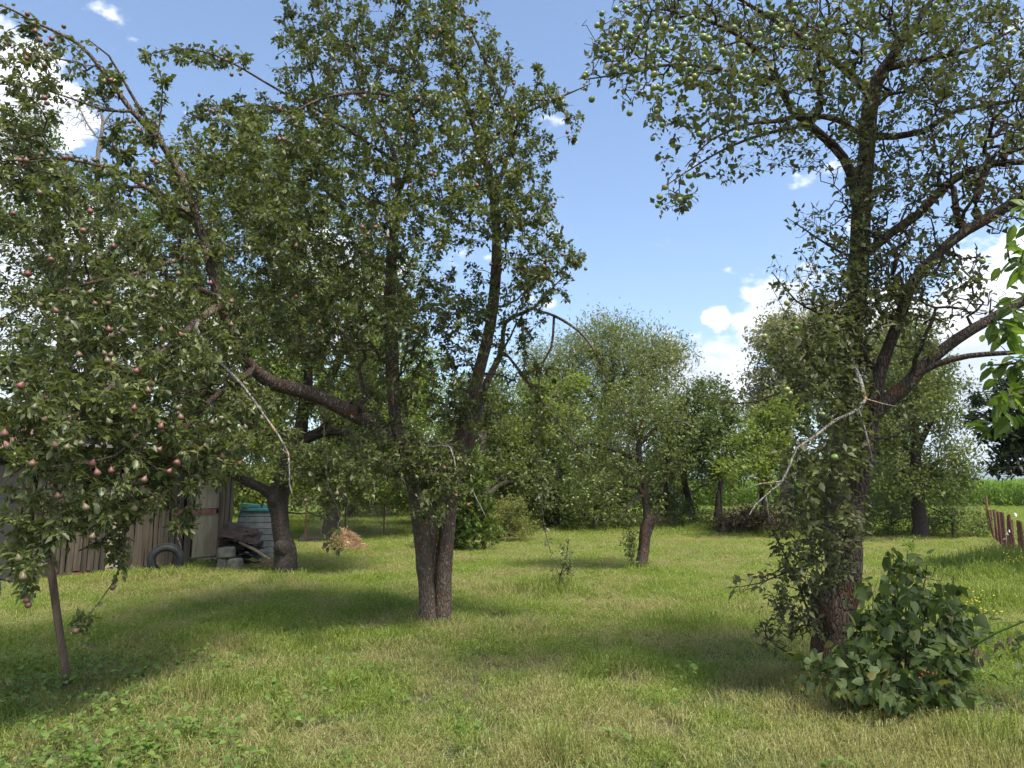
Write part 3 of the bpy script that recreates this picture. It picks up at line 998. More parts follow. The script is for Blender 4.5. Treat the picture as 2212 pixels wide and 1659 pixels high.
pear_spots = [(20, 95), (57, 125), (97, 65), (76, 66), (85, 85), (100, 95), (137, 57), (60, 30), (72, 50), (112, 82), (80, 120), (95, 140), (225, 175), (240, 172), (95, 210), (102, 222), (42, 345), (57, 345), (90, 332), (140, 340),
              (152, 340), (185, 345), (205, 345), (268, 325), (330, 345), (338, 350), (300, 280), (280, 262), (290, 262), (85, 415), (195, 455), (245, 530), (180, 497), (402, 440), (445, 235), (430, 205), (500, 160), (478, 125), (490, 130), (520, 160),
              (605, 235), (633, 255), (612, 300), (628, 305), (603, 300), (665, 305), (690, 300), (620, 322), (685, 245), (788, 208), (772, 212), (770, 215), (820, 215), (855, 235), (905, 212), (912, 245), (890, 258), (635, 145), (640, 270), (700, 255),
              (868, 298), (930, 328), (925, 350), (885, 400), (930, 375), (940, 378), (790, 375), (850, 395), (812, 490), (783, 490), (820, 470), (795, 505), (838, 510), (940, 530), (1030, 400), (1130, 390), (1110, 180), (1100, 240), (1110, 232), (1112, 250),
              (1165, 215), (1180, 215), (1195, 212), (1210, 210), (1230, 300), (1225, 285), (1240, 298), (1195, 445), (1215, 490), (1180, 480), (1175, 575), (1150, 575), (1190, 605), (1265, 580), (1170, 600), (1215, 550), (940, 605), (945, 580), (965, 600),
              (885, 635), (895, 570), (790, 545), (640, 530), (1060, 570), (700, 490), (460, 240), (985, 15), (1010, 60), (1030, 45), (950, 65), (850, 0), (1045, 210), (970, 30), (935, 80), (965, 95), (700, 165), (1010, 90),
              (235, 710), (265, 713), (290, 702), (242, 724), (348, 712), (390, 722), (225, 762), (240, 765), (232, 778), (170, 765), (295, 800), (145, 690), (195, 630), (85, 657), (120, 670), (205, 655), (235, 655), (320, 842), (328, 830),
              (290, 880), (75, 878), (45, 832), (98, 905), (118, 960), (175, 957), (235, 910), (390, 900), (348, 920), (458, 912), (530, 922), (552, 842), (385, 880), (145, 965), (10, 935), (200, 1000), (210, 1020), (345, 970), (383, 998), (480, 985),
              (518, 1000), (366, 1017), (312, 1035), (290, 1098), (200, 1158), (185, 1095), (240, 1015), (50, 1245), (58, 1295), (60, 1305), (40, 1205), (125, 1070), (70, 1000), (165, 1362), (245, 1268), (660, 1080), (728, 1065), (728, 1077), (610, 775),
              (500, 650), (500, 700), (690, 695), (690, 720), (640, 640), (475, 645), (720, 870), (985, 1070), (1012, 1090), (960, 1010), (900, 1030), (760, 900), (30, 460), (60, 590), (110, 560), (150, 600), (330, 640), (385, 590), (455, 610), (500, 560), (560, 600)]
put_fruit(pear_t, PEAR_ME, 'pear', pear_spots, ppos, pr, .046, np.random.default_rng(3), reach=40)

# ------------------------------------------------------------------ apple tree in front, right
ab = G(1797, 1488)
apple_br = [
    B((1793, 1494, 6.27, .26), (1795, 1470, 6.27, .19), (1797, 1430, 6.27, .155), (1800, 1370, 6.27, .145), (1812, 1310, 6.27, .13), (1832, 1255, 6.25, .105), (1838, 1180, 6.2, .098), (1842, 1084, 6.2, .09), (1862, 1015, 6.1, .085), (1882, 899, 6.0, .08),
      (1912, 868, 5.95, .07), (1952, 839, 5.9, .06), (1998, 788, 5.85, .05), (2068, 732, 5.8, .046), (2137, 691, 5.75, .042), (2212, 649, 5.7, .04), (2310, 600, 5.7, .03)),
    B((1797, 1370, 6.25, .11), (1783, 1320, 6.22, .105), (1776, 1288, 6.2, .10)),
    B((1812, 1312, 6.3, .11), (1805, 1200, 6.5, .085), (1800, 1100, 6.7, .08), (1810, 1000, 6.8, .08), (1822, 900, 6.8, .08), (1832, 800, 6.7, .082), (1845, 700, 6.6, .085), (1855, 602, 6.5, .085), (1859, 463, 6.4, .08), (1873, 324, 6.3, .068),
      (1882, 208, 6.2, .07), (1910, 150, 6.1, .055), (1950, 90, 6.0, .04), (2000, 20, 5.9, .025), (2050, -70, 5.9, .015)),
    B((1858, 470, 6.4, .06), (1836, 370, 6.3, .044), (1804, 319, 6.1, .038), (1748, 269, 5.9, .034), (1707, 232, 5.7, .03), (1679, 171, 5.5, .03), (1656, 134, 5.4, .024), (1600, 80, 5.2, .018), (1520, 40, 5.1, .012), (1430, 20, 5.0, .007)),
    B((1850, 285, 6.3, .028), (1804, 257, 6.0, .025), (1734, 250, 5.8, .022), (1674, 262, 5.6, .018), (1618, 268, 5.4, .013), (1540, 300, 5.3, .008), (1480, 360, 5.2, .004)),
    B((1748, 269, 5.9, .018), (1650, 290, 5.6, .014), (1570, 320, 5.4, .010), (1500, 360, 5.3, .007), (1440, 400, 5.2, .004)),
    B((1679, 171, 5.5, .016), (1560, 150, 5.3, .014), (1450, 140, 5.2, .011), (1340, 160, 5.1, .008), (1262, 172, 5.0, .004)),
    B((1882, 208, 6.2, .035), (1800, 130, 6.0, .028), (1700, 60, 5.8, .02), (1600, 0, 5.6, .014), (1500, -60, 5.5, .008)),
    B((1873, 306, 6.3, .033), (1930, 295, 6.2, .03), (1998, 282, 6.1, .026), (2035, 258, 6.0, .022), (2068, 238, 5.95, .02), (2140, 226, 5.9, .017), (2230, 212, 5.8, .012)),
    B((1857, 560, 6.4, .045), (1929, 500, 6.3, .042), (1984, 463, 6.2, .04), (2035, 407, 6.1, .037), (2091, 370, 6.0, .033), (2151, 352, 5.9, .03), (2240, 350, 5.8, .02)),
    B((1882, 899, 6.0, .066), (1895, 830, 6.0, .056), (1912, 770, 6.0, .05), (1942, 690, 5.95, .047), (1975, 607, 5.9, .045), (2058, 519, 5.8, .042), (2151, 463, 5.7, .043), (2230, 410, 5.6, .04), (2320, 360, 5.6, .03)),
    B((1952, 839, 5.9, .033), (1975, 811, 5.85, .03), (2021, 788, 5.8, .027), (2091, 769, 5.7, .023), (2212, 760, 5.6, .017), (2310, 748, 5.6, .010)),
    B((1910, 150, 6.1, .03), (1990, 130, 6.0, .024), (2090, 110, 5.8, .017), (2200, 60, 5.7, .010)),
    B((1832, 800, 6.4, .014), (1750, 822, 6.1, .012), (1680, 850, 5.9, .010), (1600, 872, 5.8, .007), (1500, 850, 5.7, .003)),
    B((1840, 690, 6.5, .014), (1780, 680, 6.2, .011), (1720, 650, 6.0, .008), (1670, 590, 5.9, .004)),
    B((1845, 560, 6.4, .014), (1790, 530, 6.2, .010), (1730, 490, 6.1, .006), (1700, 470, 6.1, .003)),
    B((1828, 940, 6.5, .014), (1760, 980, 6.1, .011), (1700, 1020, 5.9, .008), (1660, 1060, 5.8, .004)),
    B((1835, 1190, 6.2, .012), (1770, 1215, 6.0, .009), (1700, 1235, 5.9, .007), (1640, 1260, 5.8, .005), (1575, 1270, 5.7, .003)),
    B((1790, 1430, 6.2, .012), (1750, 1330, 6.1, .010), (1710, 1230, 6.0, .008), (1680, 1170, 6.0, .006), (1655, 1120, 5.9, .003)),
    B((1790, 1440, 6.2, .010), (1720, 1420, 6.0, .008), (1660, 1380, 5.9, .006), (1640, 1340, 5.9, .003)),
    B((1800, 1400, 6.2, .010), (1770, 1280, 6.1, .008), (1760, 1180, 6.1, .006), (1740, 1110, 6.0, .003)),
]
dead_r = [B((1842, 780, 5.75, 0.0158), (1858, 822, 5.6, .02), (1870, 862, 5.5, 0.0137), (1841, 892, 5.4, 0.0122), (1808, 906, 5.35, 0.0115), (1762, 941, 5.3, 0.0108), (1720, 969, 5.25, 0.0094), (1702, 1015, 5.2, 0.0086), (1690, 1040, 5.2, 0.0079), (1655, 1070, 5.2, 0.0065), (1632, 1090, 5.2, 0.0058), (1619, 1112, 5.2, 0.0043)),
          B((1690, 1040, 5.2, 0.0065), (1642, 1045, 5.2, 0.0050), (1605, 1059, 5.2, 0.0022)), B((1646, 1075, 5.2, 0.0050), (1660, 1112, 5.15, 0.0043), (1672, 1128, 5.15, 0.0022)), B((1660, 1112, 5.15, 0.0036), (1662, 1130, 5.15, 0.0022)),
          B((1870, 864, 5.5, 0.0086), (1905, 872, 5.5, 0.0065), (1934, 878, 5.5, 0.0036)), B((1866, 866, 5.5, 0.0115), (1857, 890, 5.45, 0.0101), (1866, 920, 5.4, 0.0086), (1873, 945, 5.4, 0.0072), (1880, 975, 5.4, 0.0058), (1884, 996, 5.4, 0.0036)),
          B((1873, 940, 5.4, 0.0050), (1864, 962, 5.4, 0.0029))]
dead_r += side_twigs(dead_r[0], rng0, 9, .04, .1)
apple_blobs = [
    (1440, 60, 190, 110, 5.2, .8, 1.25), (1380, 150, 120, 80, 5.1, .6, 1.1), (1640, 110, 200, 120, 5.5, .9, 1.25), (1570, 270, 130, 60, 5.4, .6, .9), (1500, 240, 120, 70, 5.3, .5, .9), (1470, 435, 50, 40, 5.2, .25, 1.2), (1440, 340, 40, 60, 5.2, .25, .6),
    (1880, 60, 200, 110, 5.8, .9, 1.3), (2090, 110, 170, 130, 5.6, .9, 1.2), (2110, 290, 130, 110, 5.7, .8, 1.1), (2150, 420, 90, 90, 5.8, .6, .9), (1990, 360, 120, 80, 6.0, .6, .8), (1960, 560, 120, 90, 6.0, .5, .9), (1960, 230, 110, 80, 6.0, .7, .9), (1760, 340, 100, 40, 5.8, .5, .8), (1650, 340, 60, 40, 5.5, .3, .7),
    (1950, 430, 120, 90, 6.0, .6, .55), (1760, 480, 60, 50, 6.0, .4, .8), (1850, 560, 110, 100, 6.1, .5, .7), (1720, 600, 70, 70, 5.9, .4, .7), (1800, 690, 110, 90, 5.9, .5, 1.0), (2010, 560, 120, 90, 5.9, .6, .7), (1900, 640, 80, 70, 5.8, .4, .8),
    (1700, 800, 100, 80, 5.8, .5, 1.0), (1800, 830, 90, 90, 5.8, .5, 1.3), (1560, 860, 50, 25, 5.7, .2, .9), (1780, 950, 110, 90, 5.8, .5, 1.3), (1720, 1050, 90, 70, 5.8, .4, 1.0), (1800, 1080, 70, 70, 5.9, .4, 1.0),
    (1720, 1160, 80, 60, 5.9, .4, .9), (1770, 1230, 80, 70, 5.9, .4, 1.0), (1690, 1270, 70, 60, 5.9, .4, .6), (1600, 1270, 25, 15, 5.7, .1, 1.6), (1740, 1350, 60, 50, 6.0, .3, .7), (1660, 1370, 40, 30, 5.9, .2, .7), (1980, 720, 80, 60, 5.8, .4, .8), (2080, 620, 100, 80, 5.6, .5, .8),
    (1950, 900, 60, 60, 5.8, .3, .5), (2120, 420, 100, 80, 5.7, .6, .6), (2240, 200, 120, 250, 5.8, .8, .8),
    (1780, 170, 110, 80, 5.6, .5, 1.5), (1740, 60, 110, 60, 5.5, .5, 1.3), (1890, 320, 70, 50, 6.0, .4, 1.2), (1620, 210, 90, 60, 5.3, .4, 1.4), (1700, 270, 90, 50, 5.5, .4, 1.4), (1840, 260, 70, 60, 5.9, .4, 1.2), (2000, 160, 100, 80, 5.8, .5, 1.3), (1560, 180, 90, 60, 5.1, .4, 1.2),
    (1790, 720, 90, 90, 5.6, .3, 1.8), (1840, 640, 70, 70, 5.7, .3, 1.6), (1810, 850, 90, 80, 5.5, .3, 1.9), (1770, 990, 90, 90, 5.5, .3, 1.9), (1790, 1110, 80, 70, 5.6, .3, 1.8), (1850, 980, 45, 60, 5.6, .2, 1.2), (1855, 540, 70, 70, 5.9, .3, 1.4), (1770, 1210, 80, 60, 5.7, .3, 1.6), (1870, 420, 60, 70, 6.0, .3, 1.3), (1720, 1320, 60, 60, 5.8, .25, 1.2), (1950, 650, 70, 60, 5.7, .3, 1.2), (1680, 760, 60, 60, 5.7, .3, 1.2), (1860, 1130, 40, 60, 5.8, .2, .8),
    (1840, 760, 50, 80, 6.2, .3, 1.3), (1845, 640, 45, 60, 6.2, .3, 1.0), (1850, 900, 50, 70, 5.9, .3, 1.2), (1860, 480, 40, 70, 6.2, .3, .8), (2030, 40, 180, 60, 5.7, .8, 1.0), (1560, 360, 70, 40, 5.4, .3, .8),
    (1650, -120, 380, 110, 5.6, 1.2, .7), (2100, -120, 250, 130, 5.8, 1.2, .8),
]
apple_t, apos, apar, ar = tree('apple_tree', 'tall old apple tree with green apples on a forked trunk rising from the leafy shrub', 'tree', ab, apple_br, apple_blobs, 360, M['apple_leaf'], M['bark_apple'], 8,
                               rtip=.0042, lsize=.078, per=2.5, tpl=LEAF_APPLE, ctpl=LEAF_MID, fine=300, leafdir=(.5, .8, -.1), leaf_r=.0085, spur=.02, droop=-.02, wob=.26, dead=[dead_r])
rg = np.random.default_rng(17)
apple_spots = [(1330, 20), (1350, 15), (1355, 25), (1372, 12), (1412, 55), (1290, 55), (1345, 58), (1357, 75), (1362, 78), (1300, 108), (1317, 105), (1325, 115), (1350, 142), (1370, 148), (1265, 160), (1262, 165), (1435, 55), (1450, 65), (1427, 110), (1440, 110),
               (1447, 160), (1425, 140), (1520, 80), (1530, 85), (1520, 125), (1462, 125), (1478, 140), (1490, 150), (1500, 165), (1490, 172), (1465, 175), (1412, 190), (1420, 188), (1278, 215), (1418, 240), (1450, 200), (1520, 228), (1483, 225), (1580, 230),
               (1600, 165), (1710, 218), (1675, 100), (1640, 75), (1613, 22), (1665, 30), (1680, 65), (1690, 68), (1850, 65), (1895, 120), (1872, 178), (1660, 5), (1775, 55), (1820, 65), (1895, 58), (1935, 30), (2020, 15), (1410, 300), (1430, 270), (1510, 290), (1548, 275),
               (1490, 380), (1487, 380), (1420, 445), (1468, 432), (1425, 425), (1437, 405), (1590, 290), (1620, 310), (1360, 245), (1530, 45), (1395, 90), (1470, 60), (1495, 40), (1560, 110), (1600, 100), (1585, 60), (1715, 20), (1740, 80), (1380, 60), (1330, 80), (1300, 30),
               (1700, 842), (1706, 850), (1777, 895), (1803, 988), (1652, 727), (2122, 565), (2115, 160), (2180, 100), (2190, 70), (1700, 655), (1720, 710)]
put_fruit(apple_t, APPLE_ME, 'apple', apple_spots, apos, ar, .046, rg, reach=40, tilt=.5)
twigs = np.where(ar < .006)[0]
pp = proj(apos[twigs])
okm = (pp[:, 0] > 1240) & (pp[:, 0] < 1700) & (pp[:, 1] < 330) & (pp[:, 1] > -30)
sel = rg.choice(twigs[okm], 16, replace=False)
put_fruit(apple_t, APPLE_ME, 'apple', [tuple(q) for q in proj(apos[sel])], apos, ar, .044, rg, reach=30, tilt=.5, front=.0)

# ------------------------------------------------------------------ leafy shrub under the apple tree
sb = G(1955, 1528)
rs = np.random.default_rng(21)
shrub_br = []
for (tx, ty, dy) in [(1850, 1380, .1), (1880, 1260, .3), (1930, 1200, .4), (1960, 1190, .2), (2000, 1240, .2), (2060, 1250, .3), (2090, 1330, .1), (2050, 1420, -.2), (1960, 1360, -.3), (1900, 1420, -.25), (2000, 1330, -.1), (1960, 1470, -.5), (2040, 1490, -.35), (1870, 1470, -.2)]:
    bx = 1955 + (tx - 1955) * .35
    g = G(bx, 1528)
    e = P(tx, ty, g[1] + dy)
    mid = tuple((np.array(g) + np.array(e)) / 2 + np.array([0, 0, .08]))
    shrub_br.append([(*g, .009), (*mid, .007), (*e, .003)])
tree('shrub', 'dense dark green shrub with big heart shaped leaves crowding the apple trunk', 'shrub', sb, shrub_br,
     [(1965, 1370, 140, 120, 5.6, .55, 1.1), (1860, 1410, 80, 90, 5.5, .4, .9), (2050, 1330, 60, 80, 5.7, .4, .9), (1900, 1290, 70, 60, 5.8, .4, .7), (2000, 1270, 70, 50, 5.9, .4, .6), (1980, 1480, 120, 50, 5.25, .3, 1.4), (1945, 1215, 35, 40, 5.9, .2, .7), (1850, 1480, 60, 40, 5.4, .3, 1.0), (2060, 1440, 60, 60, 5.4, .3, 1.0), (1760, 1440, 50, 40, 5.6, .2, .7)],
     230, M['shrub_leaf'], M['bark_dark'], 22, rtip=.003, lsize=.115, per=2.4, tpl=LEAF_HEART, fine=300, leafdir=(.2, .65, -.55), n_up=.4, leaf_r=.02, spur=.03, widthv=.25, clump=.3, trunk_name='stem', crown_name='foliage')
shrub_t = [o for o in S.objects if o.name == 'shrub'][0]
bm_ = MB()
bm_.lathe([(0, -.5), (.35, -.38), (.5, 0), (.35, .38), (0, .5)], 8)
bme = bm_.mesh('berry', True)
bme.materials.append(plain_mat('red_berry', (.35, .02, .02), (.45, .03, .03), 5, .25, 0))
for (px, py) in [(2080, 1452), (2066, 1456), (2072, 1449), (2090, 1455), (2061, 1464)]:
    o = bpy.data.objects.new('berry', bme)
    C.objects.link(o)
    o.parent = shrub_t
    px -= 75
    o.location = np.array(P(px, py, 4.98)) - np.array(sb)
    o.scale = (.011,) * 3

# ------------------------------------------------------------------ old knobby apple tree, left middle
kb = G(612, 1240)
KY = kb[1]
k_br = [
    B((613, 1246, KY, .22), (617, 1205, KY, .205), (614, 1180, KY, .18), (606, 1150, KY, .15), (603, 1105, KY, .15), (600, 1078, KY, .18), (611, 1030, KY, .165), (628, 985, KY, .15), (645, 950, KY, .15), (655, 880, KY, .10), (665, 800, KY, .08), (640, 680, KY, .06), (600, 560, KY, .04), (560, 440, KY, .02), (540, 360, KY, .008)),
    B((640, 960, KY, .12), (680, 938, KY - .1, .10), (720, 930, KY - .2, .09), (763, 945, KY - .3, .075), (800, 978, KY - .4, .06), (845, 1008, KY - .5, .04), (880, 1050, KY - .6, .015)),
    B((640, 950, KY, .10), (600, 936, KY - .1, .09), (555, 930, KY - .3, .07), (510, 900, KY - .5, .05), (450, 840, KY - .8, .03), (400, 760, KY - 1, .012)),
    B((596, 1075, KY, .10), (560, 1052, KY - .1, .085), (525, 1035, KY - .2, .07), (480, 1012, KY - .4, .05), (430, 960, KY - .6, .025)),
    B((602, 1085, KY - .05, .14), (592, 1078, KY - .13, .12), (586, 1072, KY - .17, .07)), B((612, 1190, KY - .1, .17), (606, 1180, KY - .18, .14), (602, 1172, KY - .24, .07)),
    B((655, 900, KY, .08), (720, 800, KY + .3, .06), (770, 690, KY + .5, .04), (800, 560, KY + .6, .02)),
    B((555, 930, KY - .3, .05), (530, 800, KY - .2, .045), (500, 690, KY, .035), (475, 600, KY, .02), (460, 500, KY, .008)),
    B((680, 938, KY - .1, .05), (740, 880, KY - .8, .04), (820, 840, KY - 1.2, .02)),
]
tree('apple_tree', 'gnarled apple tree with a knobby swollen trunk in front of the compost bin', 'tree', kb, k_br,
     [(560, 420, 210, 110, KY, 2.0), (640, 560, 260, 120, KY, 2.2), (560, 690, 220, 110, KY, 2.0), (760, 700, 160, 130, KY, 1.8), (600, 830, 170, 90, KY, 1.5), (760, 880, 120, 70, KY - .3, 1.2, .9), (480, 820, 120, 110, KY - .4, 1.4), (700, 1010, 130, 50, KY - .4, .9, .8),
      (500, 1000, 60, 50, KY - .3, .6, .8), (820, 1000, 70, 60, KY - .5, .7, .8), (650, 330, 160, 60, KY, 1.5, .7), (870, 600, 80, 100, KY + .4, 1.0, .7), (430, 420, 110, 100, KY, 1.5, .9), (560, 320, 120, 60, KY, 1.3, .9), (420, 600, 100, 110, KY - .4, 1.5, .9), (820, 850, 100, 80, KY, 1.2, .9), (680, 1090, 60, 30, KY - .5, .5, .6)],
     60, M['orchard_leaf'], M['bark_dark'], 31, rtip=.0045, lsize=.09, per=9, tpl=LEAF_SMALL, leaf_r=.025, spur=.07, wob=.2, droop=-.02, flute=.12)

# ------------------------------------------------------------------ small apple tree on the sunny lawn
mb = G(1382, 1238)
MY = mb[1]
m_br = [
    B((1381, 1243, MY, .125), (1386, 1215, MY, .11), (1391, 1190, MY, .105), (1393, 1160, MY, .11), (1396, 1140, MY, .125), (1398, 1122, MY, .085), (1396, 1090, MY, .075), (1393, 1057, MY, .07), (1388, 1012, MY, .065), (1379, 985, MY, .06), (1385, 930, MY, .045), (1390, 860, MY, .025), (1380, 800, MY, .01)),
    B((1398, 1132, MY, .10), (1409, 1124, MY - .05, .085), (1414, 1119, MY - .05, .08)),
    B((1393, 1068, MY, .05), (1379, 1054, MY - .05, .045), (1353, 1048, MY - .1, .038), (1325, 1052, MY - .2, .03), (1290, 1070, MY - .3, .018), (1255, 1100, MY - .4, .008)),
    B((1393, 1070, MY, .03), (1375, 1075, MY - .2, .026), (1353, 1104, MY - .4, .016), (1335, 1125, MY - .5, .008)),
    B((1380, 990, MY, .05), (1358, 987, MY - .1, .042), (1320, 970, MY - .1, .032), (1270, 960, MY - .2, .02), (1220, 990, MY - .3, .01)),
    B((1385, 960, MY, .04), (1420, 920, MY, .03), (1470, 910, MY, .02), (1510, 940, MY, .01)),
    B((1384, 940, MY, .03), (1340, 880, MY + .2, .022), (1300, 850, MY + .3, .012)),
    B((1372, 1236, MY - .05, .012), (1362, 1200, MY - .1, .010), (1358, 1165, MY - .1, .008), (1365, 1140, MY - .1, .005)),
]
small_t, spos, spar, sr = tree('apple_tree', 'small apple tree with a cut stub on its short trunk, alone on the sunny lawn', 'tree', mb, m_br,
     [(1370, 870, 110, 70, MY, 1.0, 1.0), (1290, 930, 110, 70, MY, 1.0, 1.1), (1430, 910, 90, 60, MY, 1.0, 1.0), (1250, 1020, 80, 70, MY - .2, .8, 1.1), (1330, 1020, 90, 60, MY - .3, .7, 1.0), (1440, 990, 70, 50, MY, .8, .8), (1310, 1085, 70, 35, MY - .4, .5, .9), (1240, 1090, 40, 40, MY - .4, .4, .8),
      (1360, 1170, 16, 45, MY - .12, .15, 3.0), (1375, 1222, 16, 12, MY - .15, .12, 3.0), (1420, 1075, 30, 40, MY - .1, .3, .8)],
     95, M['orchard_leaf'], M['bark_apple'], 41, rtip=.004, lsize=.075, per=6.5, tpl=LEAF_SMALL, leaf_r=.016, spur=.05, wob=.22, droop=-.02)
cand = np.where(sr < .008)[0]
qs = proj(spos[cand])
c2 = cand[(qs[:, 1] < 1110)]
sel = np.random.default_rng(5).choice(c2, 60, replace=False)
put_fruit(small_t, APPLE_ME, 'apple', [tuple(q) for q in proj(spos[sel])], spos, sr, .05, np.random.default_rng(6), reach=20, front=.08)


# ------------------------------------------------------------------ background trees
def bg_tree(label, px, py_base, blobs, leaf, seed, dens=6, lsize=.16, per=7, r0=.15, name='tree', bark='bark_dark', Y=None, tpl=LEAF_MIN, lean=0, forks=3, rtip=.008, spur=.12, low=None, cat='tree', base_r=None, leafdir=(.5, .8, -.1), leaf_r=.06, droop=0.0, group=None):
    b = G(px, py_base)
    if Y:
        q = P(px, 1058, Y)
        b = (q[0], Y, 0)
    rg = np.random.default_rng(seed)
    cx = np.array([P(q[0], q[1], q[4]) for q in blobs])
    brs = []
    top = cx[np.argmax(cx[:, 2])]
    h0 = min(cx[:, 2].min(), top[2] * .45) if low is None else low
    fork = np.array([b[0] + lean, b[1], max(h0, .6)])
    brs.append([(b[0], b[1], -.05, r0 * 1.25), (b[0] + lean * .3, b[1], fork[2] * .4, r0), (*fork, r0 * .85), *[(*(fork + (top - fork) * t + rg.normal(size=3) * .15 * (t < 1)), r0 * .8 * (1 - t) + .012) for t in (.3, .65, 1)]])
    for q in cx:
        if np.allclose(q, top):
            continue
        t0 = fork + (top - fork) * min(.75, max(0, (q[2] - fork[2]) / max(top[2] - fork[2], .1) * .6 - .1))
        md = (t0 + q) / 2 + np.array([0, 0, .12 * np.linalg.norm(q - t0)]) + rg.normal(size=3) * .12
        brs.append([(*t0, r0 * .5), (*md, r0 * .33), (*q, r0 * .12)])
    return tree(name, label, cat, b, brs, blobs, dens * 2.6, M[leaf], M[bark], seed, rtip=rtip, lsize=lsize * .82, per=per * 1.35, tpl=tpl, leaf_r=leaf_r, spur=spur * 1.3, wob=.2, leafdir=leafdir, droop=droop, group=group)


bg_tree('big pale green willow rounding up behind the small apple tree', 1300, 1140, [(1215, 790, 100, 70, 32, 2.5), (1330, 760, 110, 70, 32, 2.5), (1420, 800, 80, 80, 32, 2.5), (1240, 880, 130, 80, 31, 2.5), (1390, 880, 120, 80, 31, 2.5), (1180, 860, 80, 90, 32, 2.5), (1290, 980, 140, 70, 30, 2.0), (1320, 715, 60, 35, 32, 1.5), (1440, 760, 40, 40, 32, 1)],
        'willow_leaf', 51, dens=4.2, lsize=.26, per=15, r0=.35, name='willow_tree', tpl=LEAF_THIN, spur=.28, leaf_r=.08, leafdir=(.6, .6, .1))
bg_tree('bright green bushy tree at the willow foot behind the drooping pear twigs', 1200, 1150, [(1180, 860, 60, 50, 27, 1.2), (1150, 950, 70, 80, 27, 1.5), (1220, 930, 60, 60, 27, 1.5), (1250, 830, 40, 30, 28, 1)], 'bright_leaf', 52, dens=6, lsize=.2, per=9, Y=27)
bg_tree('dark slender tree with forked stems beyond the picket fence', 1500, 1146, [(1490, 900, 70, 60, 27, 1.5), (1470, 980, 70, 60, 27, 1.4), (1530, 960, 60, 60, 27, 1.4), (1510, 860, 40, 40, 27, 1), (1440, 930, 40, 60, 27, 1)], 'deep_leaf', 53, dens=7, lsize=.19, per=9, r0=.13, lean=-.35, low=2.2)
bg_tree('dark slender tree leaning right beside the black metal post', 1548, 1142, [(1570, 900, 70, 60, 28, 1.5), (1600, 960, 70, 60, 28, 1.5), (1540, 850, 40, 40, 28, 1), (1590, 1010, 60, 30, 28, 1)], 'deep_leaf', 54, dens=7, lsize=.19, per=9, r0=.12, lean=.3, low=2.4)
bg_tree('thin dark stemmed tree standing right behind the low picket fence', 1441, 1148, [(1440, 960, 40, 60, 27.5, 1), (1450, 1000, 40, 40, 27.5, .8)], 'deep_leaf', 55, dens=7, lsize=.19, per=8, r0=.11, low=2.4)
bg_tree('light green low tree with spreading branches left of the forked apple trunk', 1650, 1148, [(1640, 950, 80, 60, 25, 1.6), (1690, 910, 70, 70, 25, 1.5), (1620, 1010, 80, 36, 24, 1.4), (1700, 1000, 70, 45, 24, 1.4), (1660, 900, 50, 40, 25, 1)], 'bright_leaf', 56, dens=7, lsize=.19, per=9, r0=.12, low=1.3)
bg_tree('tall silvery poplar rising behind the forked apple tree', 1700, 1120, [(1680, 740, 60, 70, 42, 2), (1740, 780, 70, 90, 42, 2), (1690, 850, 80, 70, 42, 2), (1780, 720, 60, 70, 43, 2), (1860, 780, 70, 80, 44, 2), (1940, 760, 70, 80, 44, 2), (1990, 840, 60, 70, 44, 2), (1640, 880, 50, 40, 42, 1.5)], 'silver_leaf', 57, dens=3.5, lsize=.32, per=13, r0=.35, Y=42, name='poplar_tree', spur=.3, leaf_r=.09)
bg_tree('broad old tree on a thick straight trunk near the rusty fence', 1990, 1168, [(1980, 780, 100, 80, 23.3, 2), (1960, 880, 110, 70, 23, 2), (2050, 870, 80, 80, 23.3, 2), (2060, 980, 70, 60, 23, 1.6), (1930, 1000, 90, 60, 23, 1.6), (2010, 1050, 100, 50, 23, 1.5), (1900, 900, 60, 80, 23, 1.5), (2090, 1030, 40, 40, 23, 1), (1990, 710, 50, 50, 23.3, 1)],
        'orchard_leaf', 58, dens=8, lsize=.16, per=9, r0=.21, low=1.9, name='tree')
bg_tree('grey green tree massed behind the right side of the pear trunk', 1040, 1165, [(1010, 880, 90, 70, 27, 2), (1080, 930, 90, 70, 27, 2), (1000, 980, 100, 70, 26, 1.8), (1110, 1010, 80, 60, 26, 1.6), (1060, 1080, 100, 40, 26, 1.4), (1060, 840, 70, 50, 28, 1.5), (1150, 1060, 60, 50, 26, 1.2)], 'orchard_leaf', 59, dens=6, lsize=.2, per=10, r0=.2)
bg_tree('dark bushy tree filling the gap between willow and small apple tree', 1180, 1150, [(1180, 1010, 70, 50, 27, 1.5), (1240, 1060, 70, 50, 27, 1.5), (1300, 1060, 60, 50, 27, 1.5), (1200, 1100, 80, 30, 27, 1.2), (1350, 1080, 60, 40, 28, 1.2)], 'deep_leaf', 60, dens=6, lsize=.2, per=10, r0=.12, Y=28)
bg_tree('bright sunlit tree glowing green through the limbs of the gnarled apple', 720, 1150, [(560, 700, 120, 90, 24, 2.5), (700, 650, 110, 90, 24, 2.5), (820, 720, 100, 100, 24, 2.5), (640, 830, 120, 80, 23, 2), (780, 860, 120, 80, 23, 2), (880, 880, 80, 90, 24, 2), (560, 950, 90, 60, 23, 2), (700, 990, 120, 50, 23, 1.8), (830, 1010, 90, 50, 23, 1.5)], 'bright_leaf', 61, dens=5, lsize=.2, per=9, r0=.25, Y=24)
